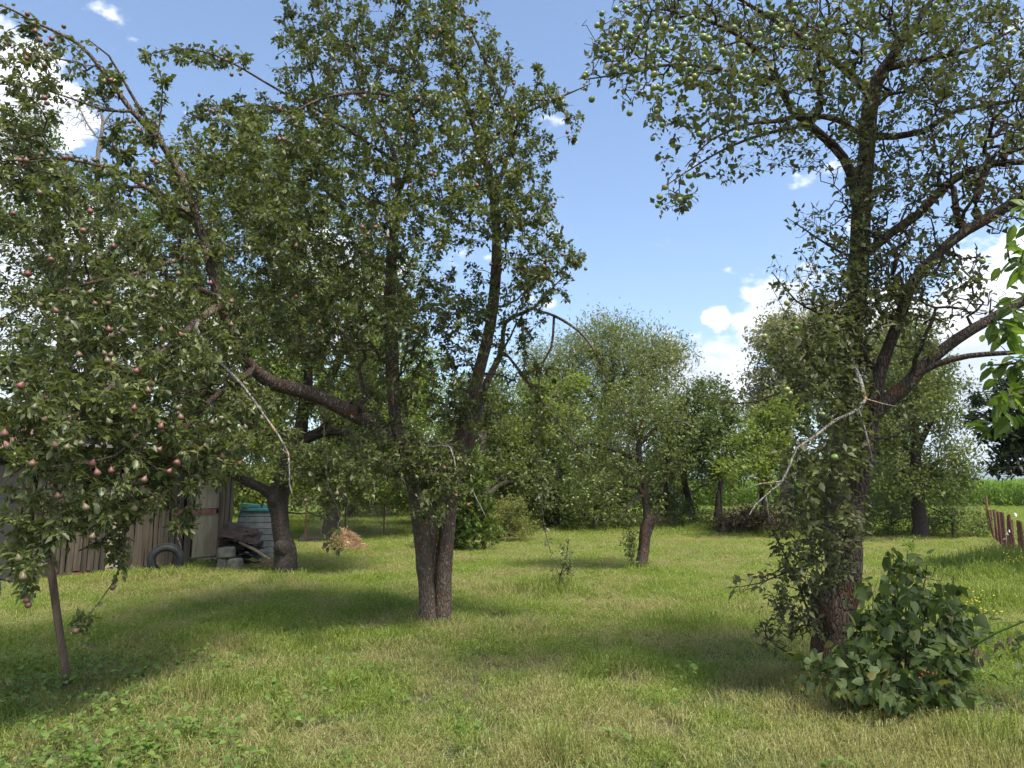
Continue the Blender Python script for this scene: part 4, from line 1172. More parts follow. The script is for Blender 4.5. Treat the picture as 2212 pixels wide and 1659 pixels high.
bg_tree('sunny hedge tree behind the compost bin and chain link fence', 560, 1150, [(510, 1040, 50, 60, 22, 1.2), (580, 1060, 70, 50, 22, 1.2), (660, 1060, 70, 40, 22.5, 1.2), (500, 960, 50, 50, 22, 1.2), (740, 1070, 60, 35, 24, 1.2), (820, 1075, 60, 35, 25, 1.2), (900, 1080, 50, 40, 25, 1.2)], 'bright_leaf', 62, dens=7, lsize=.16, per=9, r0=.1, Y=22.5)
bg_tree('dark tall tree standing behind the shed at the left edge', 180, 1180, [(60, 300, 90, 60, 19, 1.5, .8), (150, 420, 110, 90, 19, 2), (30, 480, 100, 100, 19, 2), (260, 540, 100, 90, 19, 2), (90, 620, 130, 90, 19, 2), (250, 690, 120, 90, 19, 2), (60, 780, 120, 80, 19, 2), (200, 830, 120, 60, 18.5, 1.5), (380, 660, 80, 100, 19, 1.5), (340, 480, 70, 60, 19, 1.5)],
        'deep_leaf', 63, dens=7, lsize=.17, per=8, r0=.25, Y=19)
bg_tree('sprawling hedge bush at the foot of the broad old tree', 2060, 1168, [(2070, 1110, 60, 40, 24, 1), (2110, 1135, 30, 28, 24, .8), (1930, 1120, 60, 40, 24.5, 1), (1880, 1110, 50, 45, 24.5, 1), (2010, 1130, 50, 30, 25, .8)], 'orchard_leaf', 64, dens=12, lsize=.12, per=9, r0=.04, name='bush', cat='bush', rtip=.005)
bg_tree('shaded bush in the dark gap under the slender trees', 1500, 1146, [(1470, 1110, 40, 30, 28, .8), (1510, 1118, 40, 26, 28, .8), (1425, 1085, 40, 40, 29, .8)], 'deep_leaf', 65, dens=12, lsize=.14, per=8, r0=.04, name='bush', cat='bush', rtip=.005, Y=28.5)
bg_tree('grey leaved bush in front of the corn between slender stems', 1600, 1130, [(1580, 1104, 40, 12, 31, .8), (1640, 1106, 40, 12, 31, .8), (1710, 1106, 50, 14, 31, .8)], 'silver_leaf', 66, dens=9, lsize=.14, per=8, r0=.04, name='bush', cat='bush', rtip=.005, Y=31)
bg_tree('green bush left of the fence pickets behind the small apple tree', 1280, 1145, [(1220, 1120, 60, 28, 27, .8), (1300, 1122, 50, 24, 27, .8), (1360, 1120, 40, 26, 27, .8)], 'orchard_leaf', 67, dens=12, lsize=.13, per=8, r0=.04, name='bush', cat='bush', rtip=.005, Y=27)
bg_tree('leafy bush in the shade between forked apple trunk and hedge', 1800, 1150, [(1780, 1080, 60, 60, 26, 1), (1850, 1080, 50, 60, 26, 1), (1740, 1120, 40, 28, 26, .8)], 'deep_leaf', 68, dens=9, lsize=.15, per=8, r0=.05, name='bush', cat='bush', rtip=.005, Y=26)
bg_tree('dark low brush of bare stems piled beyond the black metal post', 1620, 1150, [(1600, 1125, 50, 24, 26, .8), (1660, 1125, 50, 24, 26, .8), (1555, 1128, 30, 20, 26, .6), (1700, 1135, 40, 18, 25.5, .6)], 'brush', 69, dens=20, lsize=.22, per=6, r0=.02, name='brushwood_pile', cat='brushwood', rtip=.007, Y=26, tpl=LEAF_THIN, spur=.1)
bg_tree('berry shrub with yellowish leaves and red berries right of the juniper', 1100, 1172, [(1095, 1110, 55, 34, 23, .7), (1070, 1140, 45, 28, 23, .7), (1130, 1140, 38, 28, 23, .7), (1110, 1085, 40, 18, 23, .5)], 'berry_leaf', 70, dens=55, lsize=.075, per=7, r0=.03, name='berry_shrub', cat='shrub', rtip=.004, spur=.05, leaf_r=.02)

# the closed row of trees behind everything
wr = random.Random(44)
for i, (px, Yw, hpx, lf) in enumerate([(430, 34, 300, 'deep_leaf'), (600, 36, 340, 'bright_leaf'), (760, 35, 320, 'orchard_leaf'), (900, 37, 330, 'bright_leaf'), (1010, 36, 240, 'orchard_leaf'), (1120, 37, 200, 'deep_leaf'), (1480, 38, 190, 'deep_leaf'), (1840, 34, 220, 'orchard_leaf'), (1930, 35, 200, 'deep_leaf'), (300, 33, 280, 'deep_leaf'), (60, 33, 220, 'orchard_leaf')]):
    bl = []
    for k in range(7):
        f = (k + .5) / 7
        bl.append((px + wr.uniform(-70, 70) * (1.15 - f * .6), 1085 - hpx * f, wr.uniform(60, 95) * (1.1 - f * .4), max(30, hpx * .17), Yw + wr.uniform(-1, 1), 2.0))
    bg_tree(['dark tree of the closed row seen past the left end of the shed', 'bright tree of the closed row behind the compost bin', 'tree of the closed row behind the straw heap', 'bright tree of the closed row left of the pear trunk', 'tree of the closed row behind the tall juniper', 'dark tree of the closed row behind the berry shrub', 'dark tree of the closed row behind the slender forked tree', 'tree of the closed row behind the forked apple trunk', 'dark tree of the closed row left of the broad old tree', 'dark tree of the closed row behind the shed roof', 'tree of the closed row at the far left edge'][i], px, 1130, bl, lf, 500 + i, dens=2.6, lsize=.26, per=9, r0=.2, Y=Yw, spur=.2, group='trees closing the view behind the lawn')
for i, (lab, px, Yw, bl, lf) in enumerate([
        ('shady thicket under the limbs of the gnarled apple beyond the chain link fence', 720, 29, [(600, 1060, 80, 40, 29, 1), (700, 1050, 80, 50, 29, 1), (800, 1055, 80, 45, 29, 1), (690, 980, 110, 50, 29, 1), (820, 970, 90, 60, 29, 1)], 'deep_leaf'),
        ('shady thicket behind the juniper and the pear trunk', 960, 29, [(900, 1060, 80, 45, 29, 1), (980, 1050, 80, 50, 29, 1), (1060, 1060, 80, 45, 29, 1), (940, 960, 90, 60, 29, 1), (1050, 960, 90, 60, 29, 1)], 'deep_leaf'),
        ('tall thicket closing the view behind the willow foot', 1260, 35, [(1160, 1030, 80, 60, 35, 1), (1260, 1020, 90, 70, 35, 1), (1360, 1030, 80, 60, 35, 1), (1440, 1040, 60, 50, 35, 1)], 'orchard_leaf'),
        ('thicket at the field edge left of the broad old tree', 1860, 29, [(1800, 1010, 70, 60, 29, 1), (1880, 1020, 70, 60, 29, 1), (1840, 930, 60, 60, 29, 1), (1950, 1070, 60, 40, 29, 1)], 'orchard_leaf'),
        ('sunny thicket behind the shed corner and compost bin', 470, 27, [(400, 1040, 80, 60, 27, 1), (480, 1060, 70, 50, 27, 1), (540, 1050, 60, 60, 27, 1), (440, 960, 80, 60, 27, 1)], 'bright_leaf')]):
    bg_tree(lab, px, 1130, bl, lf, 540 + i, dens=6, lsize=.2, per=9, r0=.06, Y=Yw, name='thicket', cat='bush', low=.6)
# juniper with feathery rising sprays
jb = G(985, 1190)
jr = np.random.default_rng(71)
jbr = []
for i in range(26):
    tx, ty = jr.uniform(900, 1080), jr.uniform(970, 1165)
    if ty < 1040 and abs(tx - 1000) > 55:
        ty += 70
    e = np.array(P(tx, ty, jb[1] + jr.uniform(-.9, .9)))
    b0 = np.array(jb) + np.array([jr.normal() * .1, jr.normal() * .1, jr.uniform(0, .5)])
    jbr.append([(*b0, .02), (*((b0 + e) / 2 + np.array([0, 0, -.15])), .012), (*e, .004)])
tree('juniper', 'feathery yellow green juniper spreading behind the right pear trunk', 'shrub', jb, jbr, [(1000, 1090, 70, 80, jb[1], .8, 1), (1030, 1150, 65, 35, jb[1] - .2, .7, 1), (930, 1150, 40, 35, jb[1], .6, 1), (1015, 1010, 45, 55, jb[1], .5, 1), (1030, 1060, 45, 50, jb[1], .5, 1)], 130, M['juniper'], M['bark_dark'], 72,
     rtip=.003, lsize=.13, per=9, tpl=LEAF_THIN, leafdir=(.9, .35, .1), leaf_r=.02, spur=.03, trunk_name='stem', crown_name='foliage', bf=.1)
jb2 = G(1050, 1172)
tree('juniper', 'low flat blue green juniper creeping between the tall juniper and berry shrub', 'shrub', jb2, [[(*jb2, .02), (jb2[0] + .3, jb2[1], .2, .01), (jb2[0] + .7, jb2[1], .3, .004)], [(*jb2, .02), (jb2[0] - .4, jb2[1], .25, .004)]], [(1055, 1155, 45, 12, jb2[1], .4, 1)], 90, M['deep_leaf'], M['bark_dark'], 73,
     rtip=.003, lsize=.1, per=7, tpl=LEAF_THIN, leafdir=(.9, .4, .1), leaf_r=.02, spur=.03, trunk_name='stem', crown_name='foliage')

# dark layered tree entering from the right
dY = 13.0
db = (P(2420, 900, dY)[0], dY, 0)
d_br = [[(*db, .25), (db[0], dY, 3, .2), (db[0], dY, 6, .12), (db[0], dY, 8, .03)]]
for (ex, ey, sy) in [(2100, 870, 840), (2085, 905, 890), (2110, 945, 930), (2130, 1000, 965), (2140, 1015, 1000), (2150, 830, 800), (2120, 930, 915), (2160, 1025, 1020), (2090, 850, 830)]:
    yy = dY + random.uniform(-.6, .6)
    d_br.append([(*P(2418, sy, dY), .05), (*P(2280, (sy + ey) / 2 - 8, (yy + dY) / 2), .03), (*P(ex, ey, yy), .006)])
tree('dark_beech', 'very dark layered tree reaching in from the right edge above the corn', 'tree', db, d_br,
     [(2170, 865, 80, 14, dY, .8, 1.6), (2180, 900, 95, 12, dY, .8, 1.6), (2190, 938, 80, 11, dY, .8, 1.6), (2190, 975, 60, 9, dY, .6, 1.3), (2190, 1010, 55, 9, dY, .6, 1.8), (2200, 830, 60, 14, dY, .7, 1.6), (2180, 960, 60, 9, dY, .6, 1.2), (2300, 900, 90, 120, dY, 1, .5)],
     150, M['dark_leaf'], M['bark_dark'], 81, rtip=.004, lsize=.13, per=11, tpl=LEAF_SMALL, leaf_r=.02, spur=.05, n_up=.85, leafdir=(.6, .6, -.02))

# walnut reaching in from the right
wY = 4.9
wb = (P(2560, 900, wY)[0], wY, 0)
w_br = [[(*wb, .16), (wb[0], wY, 1.2, .13), (wb[0] - .1, wY, 2.6, .11), (wb[0] - .05, wY, 4.2, .07), (wb[0], wY, 5.6, .02)]]
for (sx, sy, ex, ey, ye) in [(2540, 700, 2180, 560, 4.6), (2540, 760, 2140, 690, 4.9), (2550, 820, 2120, 790, 5.2), (2540, 600, 2190, 470, 4.4), (2550, 860, 2140, 860, 4.8), (2540, 740, 2230, 560, 2.9)]:
    w_br.append([(*P(sx, sy, wY), .035), (*P((sx + ex) / 2, (sy + ey) / 2 - 25, (wY + ye) / 2), .02), (*P(ex, ey, ye), .005)])
tree('walnut_tree', 'walnut tree with large bright green leaves reaching in at the right edge', 'tree', wb, w_br,
     [(2200, 540, 30, 50, 4.6, .3, .8), (2200, 640, 35, 50, 4.7, .3, .8), (2160, 700, 30, 30, 4.9, .3, .8), (2170, 790, 50, 35, 5.2, .4, 1.0), (2190, 840, 50, 40, 5.2, .4, 1.0), (2215, 440, 25, 40, 4.4, .3, .7), (2190, 720, 60, 50, 5.2, .4, 1.0), (2160, 900, 70, 40, 5.4, .4, .9), (2200, 800, 50, 60, 5.2, .4, 1.0),
      (2218, 560, 22, 30, 2.95, .1, 2.0), (2350, 500, 120, 350, 4.9, .8, .4)],
     36, M['walnut_leaf'], M['bark_apple'], 83, rtip=.003, lsize=.135, per=3.6, tpl=LEAF_LONG, fine=120, leafdir=(.35, .6, -.5), n_up=.5, leaf_r=.012, spur=.03)

# bare dead tree and a tree at the far left
bg_tree('grey half bare tree behind the pear branches at upper left', 110, 1150, [(80, 230, 70, 40, 26, 1.2, .5), (40, 330, 60, 60, 26, 1.5, .7), (110, 340, 60, 50, 26, 1.5, .7)], 'silver_leaf', 91, dens=8, lsize=.14, per=3, r0=.3, Y=26)
tb = P(215, 1058, 24)
tb = (tb[0], 24, 0)
rt = np.random.default_rng(95)
tr = [[(*tb, .2), (tb[0], 24, 4, .16), *[(*q[:3], q[3]) for q in B((215, 560, 24, .13), (210, 420, 24, .10), (212, 330, 24, .07), (222, 270, 24, .05), (215, 225, 24, .03), (207, 208, 24, .01))]],
      B((212, 330, 24, .05), (245, 285, 24, .035), (275, 272, 24, .02), (300, 268, 24, .008)), B((222, 270, 24, .04), (240, 245, 24, .03), (262, 235, 24, .01)), B((214, 300, 24, .04), (190, 270, 24, .03), (175, 240, 24, .02), (165, 215, 24, .008)), B((222, 280, 24, .03), (262, 262, 24, .02), (280, 250, 24, .008))]
att = sample_blobs([(240, 280, 60, 45, 24, .8), (180, 250, 50, 45, 24, .8)], 30, rt)
pos, par, rad, au = grow(tr, att, rt, wob=.25)
me, _ = skeleton_mesh('trunk', pos, par, rad, au, .009, rt, tb)
t = thing('dead_tree', 'leafless grey dead tree standing in the sky gap above the left pear limbs', 'tree', tb)
obj('trunk', me, M['dead_wood'], t)
# ------------------------------------------------------------------ shed of old planks
M['plank'] = plain_mat('plank', (.036, .027, .018), (.088, .068, .045), 26, .85, .5, (1, 1, .06), objrand=.35, spots=(.06, .045, .035), spot_scale=5, spot_th=.62)
M['plank_pale'] = plain_mat('plank_pale', (.20, .165, .11), (.29, .245, .17), 12, .8, .25, (1, 1, .2), spots=(.22, .17, .11), spot_scale=7, spot_th=.62)
M['post_wood'] = plain_mat('post_wood', (.06, .044, .03), (.14, .105, .075), 22, .85, .6, (1, 1, .08), objrand=.2)
M['roof_felt'] = plain_mat('roof_felt', (.10, .09, .085), (.17, .15, .14), 20, .9, .4)
M['rust_red'] = plain_mat('rust_red', (.16, .05, .05), (.24, .10, .09), 9, .8, .3)
M['concrete'] = plain_mat('concrete', (.26, .23, .19), (.42, .38, .32), 35, .95, .9, spots=(.12, .11, .09), spot_scale=45, spot_th=.56, dist=.02)
M['stone'] = plain_mat('stone', (.10, .09, .07), (.19, .17, .135), 9, .9, .6, spots=(.16, .17, .10), spot_scale=6, spot_th=.55)
A, Bp = np.array(G(30, 1264)), np.array(G(472, 1226))
wd = Bp - A
WL = float(np.linalg.norm(wd))
ang = math.atan2(wd[1], wd[0])
shed = thing('plank_shed', 'weathered leaning shed of vertical planks half hidden behind the pear branches', 'shed', tuple(A), ang)
rp = random.Random(7)
x = 0.0
PLW = WL - .62
for i in range(200):
    w = rp.uniform(.085, .15)
    if x + w > PLW:
        break
    z0 = .10 + rp.uniform(-.05, .06)
    h = 1.9 + rp.uniform(-.12, .06)
    mb_ = MB()
    mb_.box((0, 0, h / 2), (w - rp.uniform(.006, .02), .024, h), None, .006)
    o = mb_.build('plank', M['plank_pale'] if rp.random() < .12 else M['plank'], shed)
    o.location = (x + w / 2, rp.uniform(-.02, .0), z0)
    o.rotation_euler = (rp.gauss(0, .015), rp.gauss(0, .02), rp.gauss(0, .04))
    x += w
m_ = MB(); m_.box((WL - .33, .0, .68), (.52, .03, .88)); m_.build('panel', M['plank_pale'], shed)
m_ = MB(); m_.box((WL - .33, .005, 1.62), (.5, .03, .8)); m_.build('panel', M['plank_pale'], shed)
m_ = MB(); m_.box((WL - .60, -.03, 1.16), (.9, .05, .10)); m_.build('rail', M['rust_red'], shed)
for dx, dz, w in ((-.03, 0, .10), (.075, .0, .09), (.17, .04, .07)):
    m_ = MB(); m_.box((WL + dx, -.035, 1.2 + dz), (w, .09, 1.95), None, .01); m_.build('post', M['post_wood'], shed)
for yy, ll in ((.12, .14), (.28, .14), (.44, .14), (.6, .14), (.9, .4), (1.4, .5), (1.9, .45)):
    m_ = MB(); m_.box((WL + .02, yy + .05, 1.15), (.024, ll, 2.0), None, .006); m_.build('plank', M['plank'], shed)
m_ = MB()
m_.box((WL / 2, 2.2, 1.05), (WL, .05, 2.0)); m_.box((0.03, 1.1, 1.05), (.05, 2.1, 2.0))
m_.build('back_wall', M['plank'], shed)
m_ = MB(); rot = Matrix.Rotation(-.10, 3, 'X')
m_.box((WL / 2, 1.05, 2.25), (WL + .5, 2.9, .05), rot); m_.build('roof', M['roof_felt'], shed)
m_ = MB(); m_.box((WL / 2 - .3, .06, .06), (WL - .7, .12, .14)); m_.build('plinth', M['rust_red'], shed)
m_ = MB(); m_.box((WL - .02, .02, .1), (.9, .34, .24), None, .02); m_.build('footing', M['concrete'], shed)

# house beyond the shed
M['render_cream'] = plain_mat('render_cream', (.36, .33, .25), (.42, .38, .30), 3, .9, .1)
M['tile_red'] = plain_mat('tile_red', (.13, .062, .045), (.20, .10, .07), 12, .8, .3, objrand=.2)
M['glass'] = plain_mat('glass', (.02, .025, .03), (.03, .035, .04), 3, .08, 0, spec=.6)
M['white_paint'] = plain_mat('white_paint', (.7, .7, .68), (.78, .78, .76), 4, .5, 0)
h0 = P(-130, 1058, 27)
house = thing('house', 'cream rendered house with a red tiled roof glimpsed through leaves behind the shed', 'house', (h0[0], 27, 0), .18)
m_ = MB(); m_.box((0, 3, 1.5), (9, 6, 3.0)); m_.build('wall', M['render_cream'], house)
rf = thing('roof', '', '', (0, 0, 0)); del rf['label'], rf['category']; rf.parent = house
for sgn in (-1, 1):
    m_ = MB(); sl = 3.6; aa = .52
    m_.box((0, 3 + sgn * 1.62, 3.0 + .93), (9.7, 3.75, .09), Matrix.Rotation(-sgn * aa, 3, 'X')); m_.build('roof_slope', M['tile_red'], rf)
m_ = MB(); m_.add([(-4.45, 0.05, 3), (-4.45, 5.95, 3), (-4.45, 3, 4.6), (4.45, 0.05, 3), (4.45, 5.95, 3), (4.45, 3, 4.6)], [(0, 2, 1), (3, 4, 5), (0, 3, 5, 2), (1, 2, 5, 4)]); m_.build('gable', M['render_cream'], house)
m_ = MB(); m_.box((2, 3.4, 5.1), (.5, .5, 1.3)); m_.build('chimney', M['tile_red'], rf)
for wx in (-2.6, .2, 2.8):
    m_ = MB(); m_.box((wx, -.02, 1.7), (1.0, .08, 1.2)); wf = m_.build('window', M['white_paint'], house)
    for sx in (-.24, .24):
        m_ = MB(); m_.box((wx + sx, -.065, 1.7), (.42, .02, 1.05)); m_.build('pane', M['glass'], wf)

# tyre leaning on the shed
M['rubber'] = plain_mat('rubber', (.009, .009, .010), (.024, .024, .026), 14, .75, .3, spots=(.05, .045, .038), spot_scale=5, spot_th=.62)
tg = np.array(G(356, 1246))
tyre = thing('tyre', 'worn black car tyre leaning against the shed planks', 'tyre', tuple(tg), .38)
tilt = Matrix.Rotation(.16, 3, 'X')
prof = [(.185, -.075), (.19, -.085), (.235, -.105), (.275, -.10), (.298, -.085), (.305, -.06), (.306, 0), (.305, .06), (.298, .085), (.275, .10), (.235, .105), (.19, .085), (.185, .075), (.215, .07), (.27, .06), (.275, 0), (.27, -.06), (.215, -.07), (.185, -.075)]
m_ = MB(); R_ = tilt @ Matrix.Rotation(PI / 2, 3, 'X')
m_.lathe(prof, 48, (0, 0, .30), R_); m_.build('carcass', M['rubber'], tyre, True)
m_ = MB()
for k in range(60):
    a = 2 * PI * k / 60
    for zz, sh in ((-.052, 0), (0, .05), (.052, 0)):
        q = R_ @ Vector((.308 * math.cos(a + sh), .308 * math.sin(a + sh), zz)) + Vector((0, 0, .30))
        m_.box(q, (.012, .026, .042), R_ @ Matrix.Rotation(a + sh, 3, 'Z'))
m_.build('tread', M['rubber'], tyre)

# compost bin
M['bin_plastic'] = plain_mat('bin_plastic', (.085, .092, .086), (.145, .155, .145), 5, .42, .12, objrand=.1, spots=(.2, .23, .22), spot_scale=3, spot_th=.62)
M['bin_lid'] = plain_mat('bin_lid', (.03, .14, .13), (.06, .21, .19), 6, .45, .1)
bg_ = np.array(G(562, 1203))
cbin = thing('compost_bin', 'grey slatted plastic compost bin with a teal split lid behind the gnarled trunk', 'compost bin', tuple(bg_), .28)
HB, r0_, r1_ = 1.12, .66, .47
rows = 8
def octo(r, z, ch=.24):
    a = r * 1.0; b = a - ch * r * 1.6
    return [(-b, -a, z), (b, -a, z), (a, -b, z), (a, b, z), (b, a, z), (-b, a, z), (-a, b, z), (-a, -b, z)]
for j in range(rows):
    za, zb = HB * j / rows + .004, HB * (j + 1) / rows - .008
    ra, rb = (r0_ + (r1_ - r0_) * (za / HB) ** 1.3), (r0_ + (r1_ - r0_) * (zb / HB) ** 1.3)
    oa, ob = octo(ra, za), octo(rb, zb)
    ia, ib = octo(ra - .03, za), octo(rb - .03, zb)
    for k in range(8):
        k2 = (k + 1) % 8
        m_ = MB()
        m_.add([oa[k], oa[k2], ob[k2], ob[k], ia[k], ia[k2], ib[k2], ib[k]], [(0, 1, 2, 3), (7, 6, 5, 4), (3, 2, 6, 7), (1, 0, 4, 5), (0, 3, 7, 4), (2, 1, 5, 6)])
        m_.build('panel', M['bin_plastic'], cbin)
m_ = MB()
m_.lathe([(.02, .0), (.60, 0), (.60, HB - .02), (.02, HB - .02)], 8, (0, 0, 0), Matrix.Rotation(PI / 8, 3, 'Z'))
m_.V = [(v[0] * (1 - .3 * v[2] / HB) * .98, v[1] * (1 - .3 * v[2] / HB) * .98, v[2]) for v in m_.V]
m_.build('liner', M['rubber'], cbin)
m_ = MB()
for k in range(8):
    pts = []
    for j in range(rows + 1):
        z = HB * j / rows
        q = octo(r0_ + (r1_ - r0_) * (z / HB) ** 1.3 + .004, z)[k]
        pts.append(q)
    m_.tube(pts, .013, 5)
m_.build('corner_strip', M['bin_plastic'], cbin)
lid = MB()
o1, o2, o3 = octo(r1_ + .05, HB - .01), octo(r1_ + .05, HB + .035), octo(r1_ - .04, HB + .055)
lid.add(o1 + o2 + o3, [(k, (k + 1) % 8, 8 + (k + 1) % 8, 8 + k) for k in range(8)] + [(8 + k, 8 + (k + 1) % 8, 16 + (k + 1) % 8, 16 + k) for k in range(8)] + [tuple(range(16, 24)), tuple(range(7, -1, -1))])
lid = lid.build('lid', M['bin_lid'], cbin)
for sx in (-1, 1):
    m_ = MB(); m_.box((sx * .25, -.02, HB + .11), (.46, .84, .06), Matrix.Rotation(-sx * .10, 3, 'Y')); m_.build('lid_flap', M['bin_lid'], lid)
m_ = MB(); m_.box((0, -.1, HB + .115), (.07, .5, .05)); m_.box((0, -.38, HB + .10), (.14, .06, .06)); m_.build('handle', M['rubber'], lid)

# scrap pile beside the shed
M['scrap'] = plain_mat('scrap', (.018, .014, .012), (.06, .042, .032), 14, .85, .6, (1, 1, .3), objrand=.4)
M['cut_wood'] = plain_mat('cut_wood', (.22, .16, .10), (.34, .26, .18), 20, .8, .4)
sg = np.array(G(500, 1229))
rsx = random.Random(12)
labs = ['dark rotten board lying across the scrap heap by the compost bin']
for i in range(34):
    L, wdt, th = rsx.uniform(.35, .85), rsx.uniform(.08, .26), rsx.uniform(.012, .03)
    lay = i // 6
    c = (rsx.uniform(-.22, .26), rsx.uniform(-.2, .45), .06 + lay * .125 + rsx.uniform(0, .05))
    sc = 1 - lay * .10
    m_ = MB()
    m_.box((0, 0, 0), (L, wdt, th), None, .018)
    o = m_.build('scrap_board', M['scrap'])
    o.location = (sg[0] + c[0] * sc, sg[1] + c[1] * sc + .2, c[2])
    o.rotation_euler = (rsx.gauss(0, .22), rsx.gauss(0, .25), rsx.uniform(-.7, .7))
    o['label'], o['category'], o['group'] = labs[0], 'board', 'boards in the scrap heap'
m_ = MB(); m_.box((0, 0, 0), (.75, .5, .02), None, .03); o = m_.build('scrap_sheet', plain_mat('rusty_sheet', (.035, .022, .016), (.10, .055, .035), 7, .8, .3))
o.location = (sg[0] + .18, sg[1] + .0, .74); o.rotation_euler = (.5, .28, .2)
o['label'], o['category'] = 'bent brown rusty sheet tilted on top of the scrap heap', 'sheet'
m_ = MB(); m_.tube([(-.4, 0, 0), (0, .01, .01), (.4, 0, -.01)], [.028, .03, .025], 7); o = m_.build('log', M['cut_wood'])
o.location = (sg[0] + .5, sg[1] - .12, .38); o.rotation_euler = (0, .42, -.25)
o['label'], o['category'] = 'thin pale pole sticking out of the scrap heap towards the bin', 'pole'


def rock(name, loc, size, seed, label, mat='stone', rz=0):
    rr = random.Random(seed)
    m_ = MB()
    n1, n2 = 8, 12
    for j in range(n1 + 1):
        for i in range(n2):
            th, ph = PI * j / n1, 2 * PI * i / n2
            d = Vector((math.sin(th) * math.cos(ph), math.sin(th) * math.sin(ph), math.cos(th)))
            q = Vector([math.copysign(abs(c) ** .45, c) for c in d])
            k = 1 + .16 * mnoise.noise(d * 1.7 + Vector((seed, 0, 0)))
            m_.V.append((q.x * size[0] * .5 * k, q.y * size[1] * .5 * k, q.z * size[2] * .5 * k))
    for j in range(n1):
        for i in range(n2):
            m_.F.append((j * n2 + i, (j + 1) * n2 + i, (j + 1) * n2 + (i + 1) % n2, j * n2 + (i + 1) % n2))
    o = m_.build(name, M[mat])
    o.location = loc
    o.rotation_euler = (0, 0, rz)
    o['label'], o['category'] = label, 'stone'
    return o


rock('stone', (*P(489, 1190, sg[1] - .35)[:2], .36), (.36, .3, .22), 3, 'pale wedge shaped stone lying on top of the low stones beside the scrap heap', rz=.2)
rock('stone', (*P(482, 1215, sg[1] - .35)[:2], .12), (.2, .26, .28), 5, 'upright grey stone block left of the split pair below the pale wedge stone', rz=.1)
rock('stone', (*P(508, 1215, sg[1] - .35)[:2], .12), (.28, .26, .27), 8, 'dark squat stone block at the right below the pale wedge stone', rz=-.2)


# straw heap and loose straw
def straw(name, c, rx, ry, h, n, seed, L=.22, label=None, cat=None):
    rg = np.random.default_rng(seed)
    r = np.sqrt(rg.random(n)); a = rg.random(n) * 2 * PI
    x, y = r * np.cos(a), r * np.sin(a)
    z = h * np.clip(1 - r ** 1.6, 0, 1) * (1 + .25 * np.sin(a * 3 + 1)) * rg.uniform(.75, 1.05, n) + .02
    bs = np.stack([x * rx, y * ry, z], 1)
    d = unit(np.stack([rg.normal(size=n), rg.normal(size=n), rg.normal(size=n) * .35 - r * .35], 1))
    nn = unit(np.cross(d, rg.normal(size=(n, 3))))
    tpl = T([(-.5, -.02, 0), (-.5, .02, 0), (0, -.02, .1), (0, .02, .1), (.5, -.015, 0), (.5, .015, 0)], [(0, 1, 3), (0, 3, 2), (2, 3, 5), (2, 5, 4)])
    me = leaf_mesh(name, bs, d, nn, rg.uniform(.5, 1.3, n) * L, tpl)
    o = obj(name, me, M['hay'])
    o.location = c
    if label:
        o['label'], o['category'] = label, cat
    else:
        o['kind'] = 'stuff'
    return o


hg = np.array(G(741, 1192))
hh = thing('straw_heap', 'pale heap of dry straw on the lawn in front of the chain link fence', 'straw heap', tuple(hg))
s_ = straw('straw', (0, 0, 0), .58, .5, .47, 5200, 5)
s_.parent = hh
m_ = MB(); m_.lathe([(.5, 0), (.42, .14), (.28, .27), (.12, .36), (0, .39)], 16); m_.build('core', M['hay'], hh, True)
g1 = G(1425, 1150)
t = thing('straw_heap', 'small scatter of pinkish straw beside the low picket fence', 'straw heap', (g1[0], g1[1] + .2, 0))
s_ = straw('straw', (0, 0, 0), 1.0, .4, .5, 2600, 9, .3); s_.parent = t
g1 = G(520, 1226)
t = thing('twig_litter', 'grey dry twig litter on the ground between stones and compost bin', 'twig litter', (g1[0] + .7, g1[1] - .1, 0))
s_ = straw('twig', (0, 0, 0), .6, .25, .10, 500, 11, .25); s_.parent = t

# chain link fence behind the straw heap
M['wire'] = plain_mat('wire', (.16, .14, .12), (.28, .24, .2), 30, .6, 0, metal=.5)
M['rust'] = plain_mat('rust', (.075, .03, .02), (.17, .075, .05), 25, .85, .4, spots=(.05, .025, .02), spot_scale=14, spot_th=.55, objrand=.25)
fa, fb = np.array(G(640, 1176)), np.array(G(900, 1158))
fd = fb - fa
FL = float(np.linalg.norm(fd))
cf = thing('chain_link_fence', 'sagging chain link fence between the compost bin and the juniper', 'fence', tuple(fa), math.atan2(fd[1], fd[0]))
for fx in (.3, FL * .36, FL * .69, FL - .1):
    m_ = MB(); m_.tube([(fx, 0, -.05), (fx + .02, .01, .6), (fx + .01, 0, 1.15)], .028, 8); m_.build('post', M['rust'], cf)
m_ = MB()
nw = int(FL / .085)
for i in range(-13, nw):
    for s in (1, -1):
        x0 = i * .085 if s > 0 else i * .085 + 1.1
        x1 = x0 + s * 1.1
        z0, z1 = .04, 1.1
        if min(x0, x1) < 0 or max(x0, x1) > FL:
            continue
        m_.tube([(x0, 0.001 * s, z0), (x1, .001 * s, z1)], .0028, 3)
m_.tube([(0, 0, 1.1), (FL, 0, 1.1)], .004, 4)
m_.build('wire_mesh', M['wire'], cf)
m_ = MB(); m_.box((FL * .22, -.03, .07), (FL * .42, .03, .16)); m_.build('base_board', M['scrap'], cf)

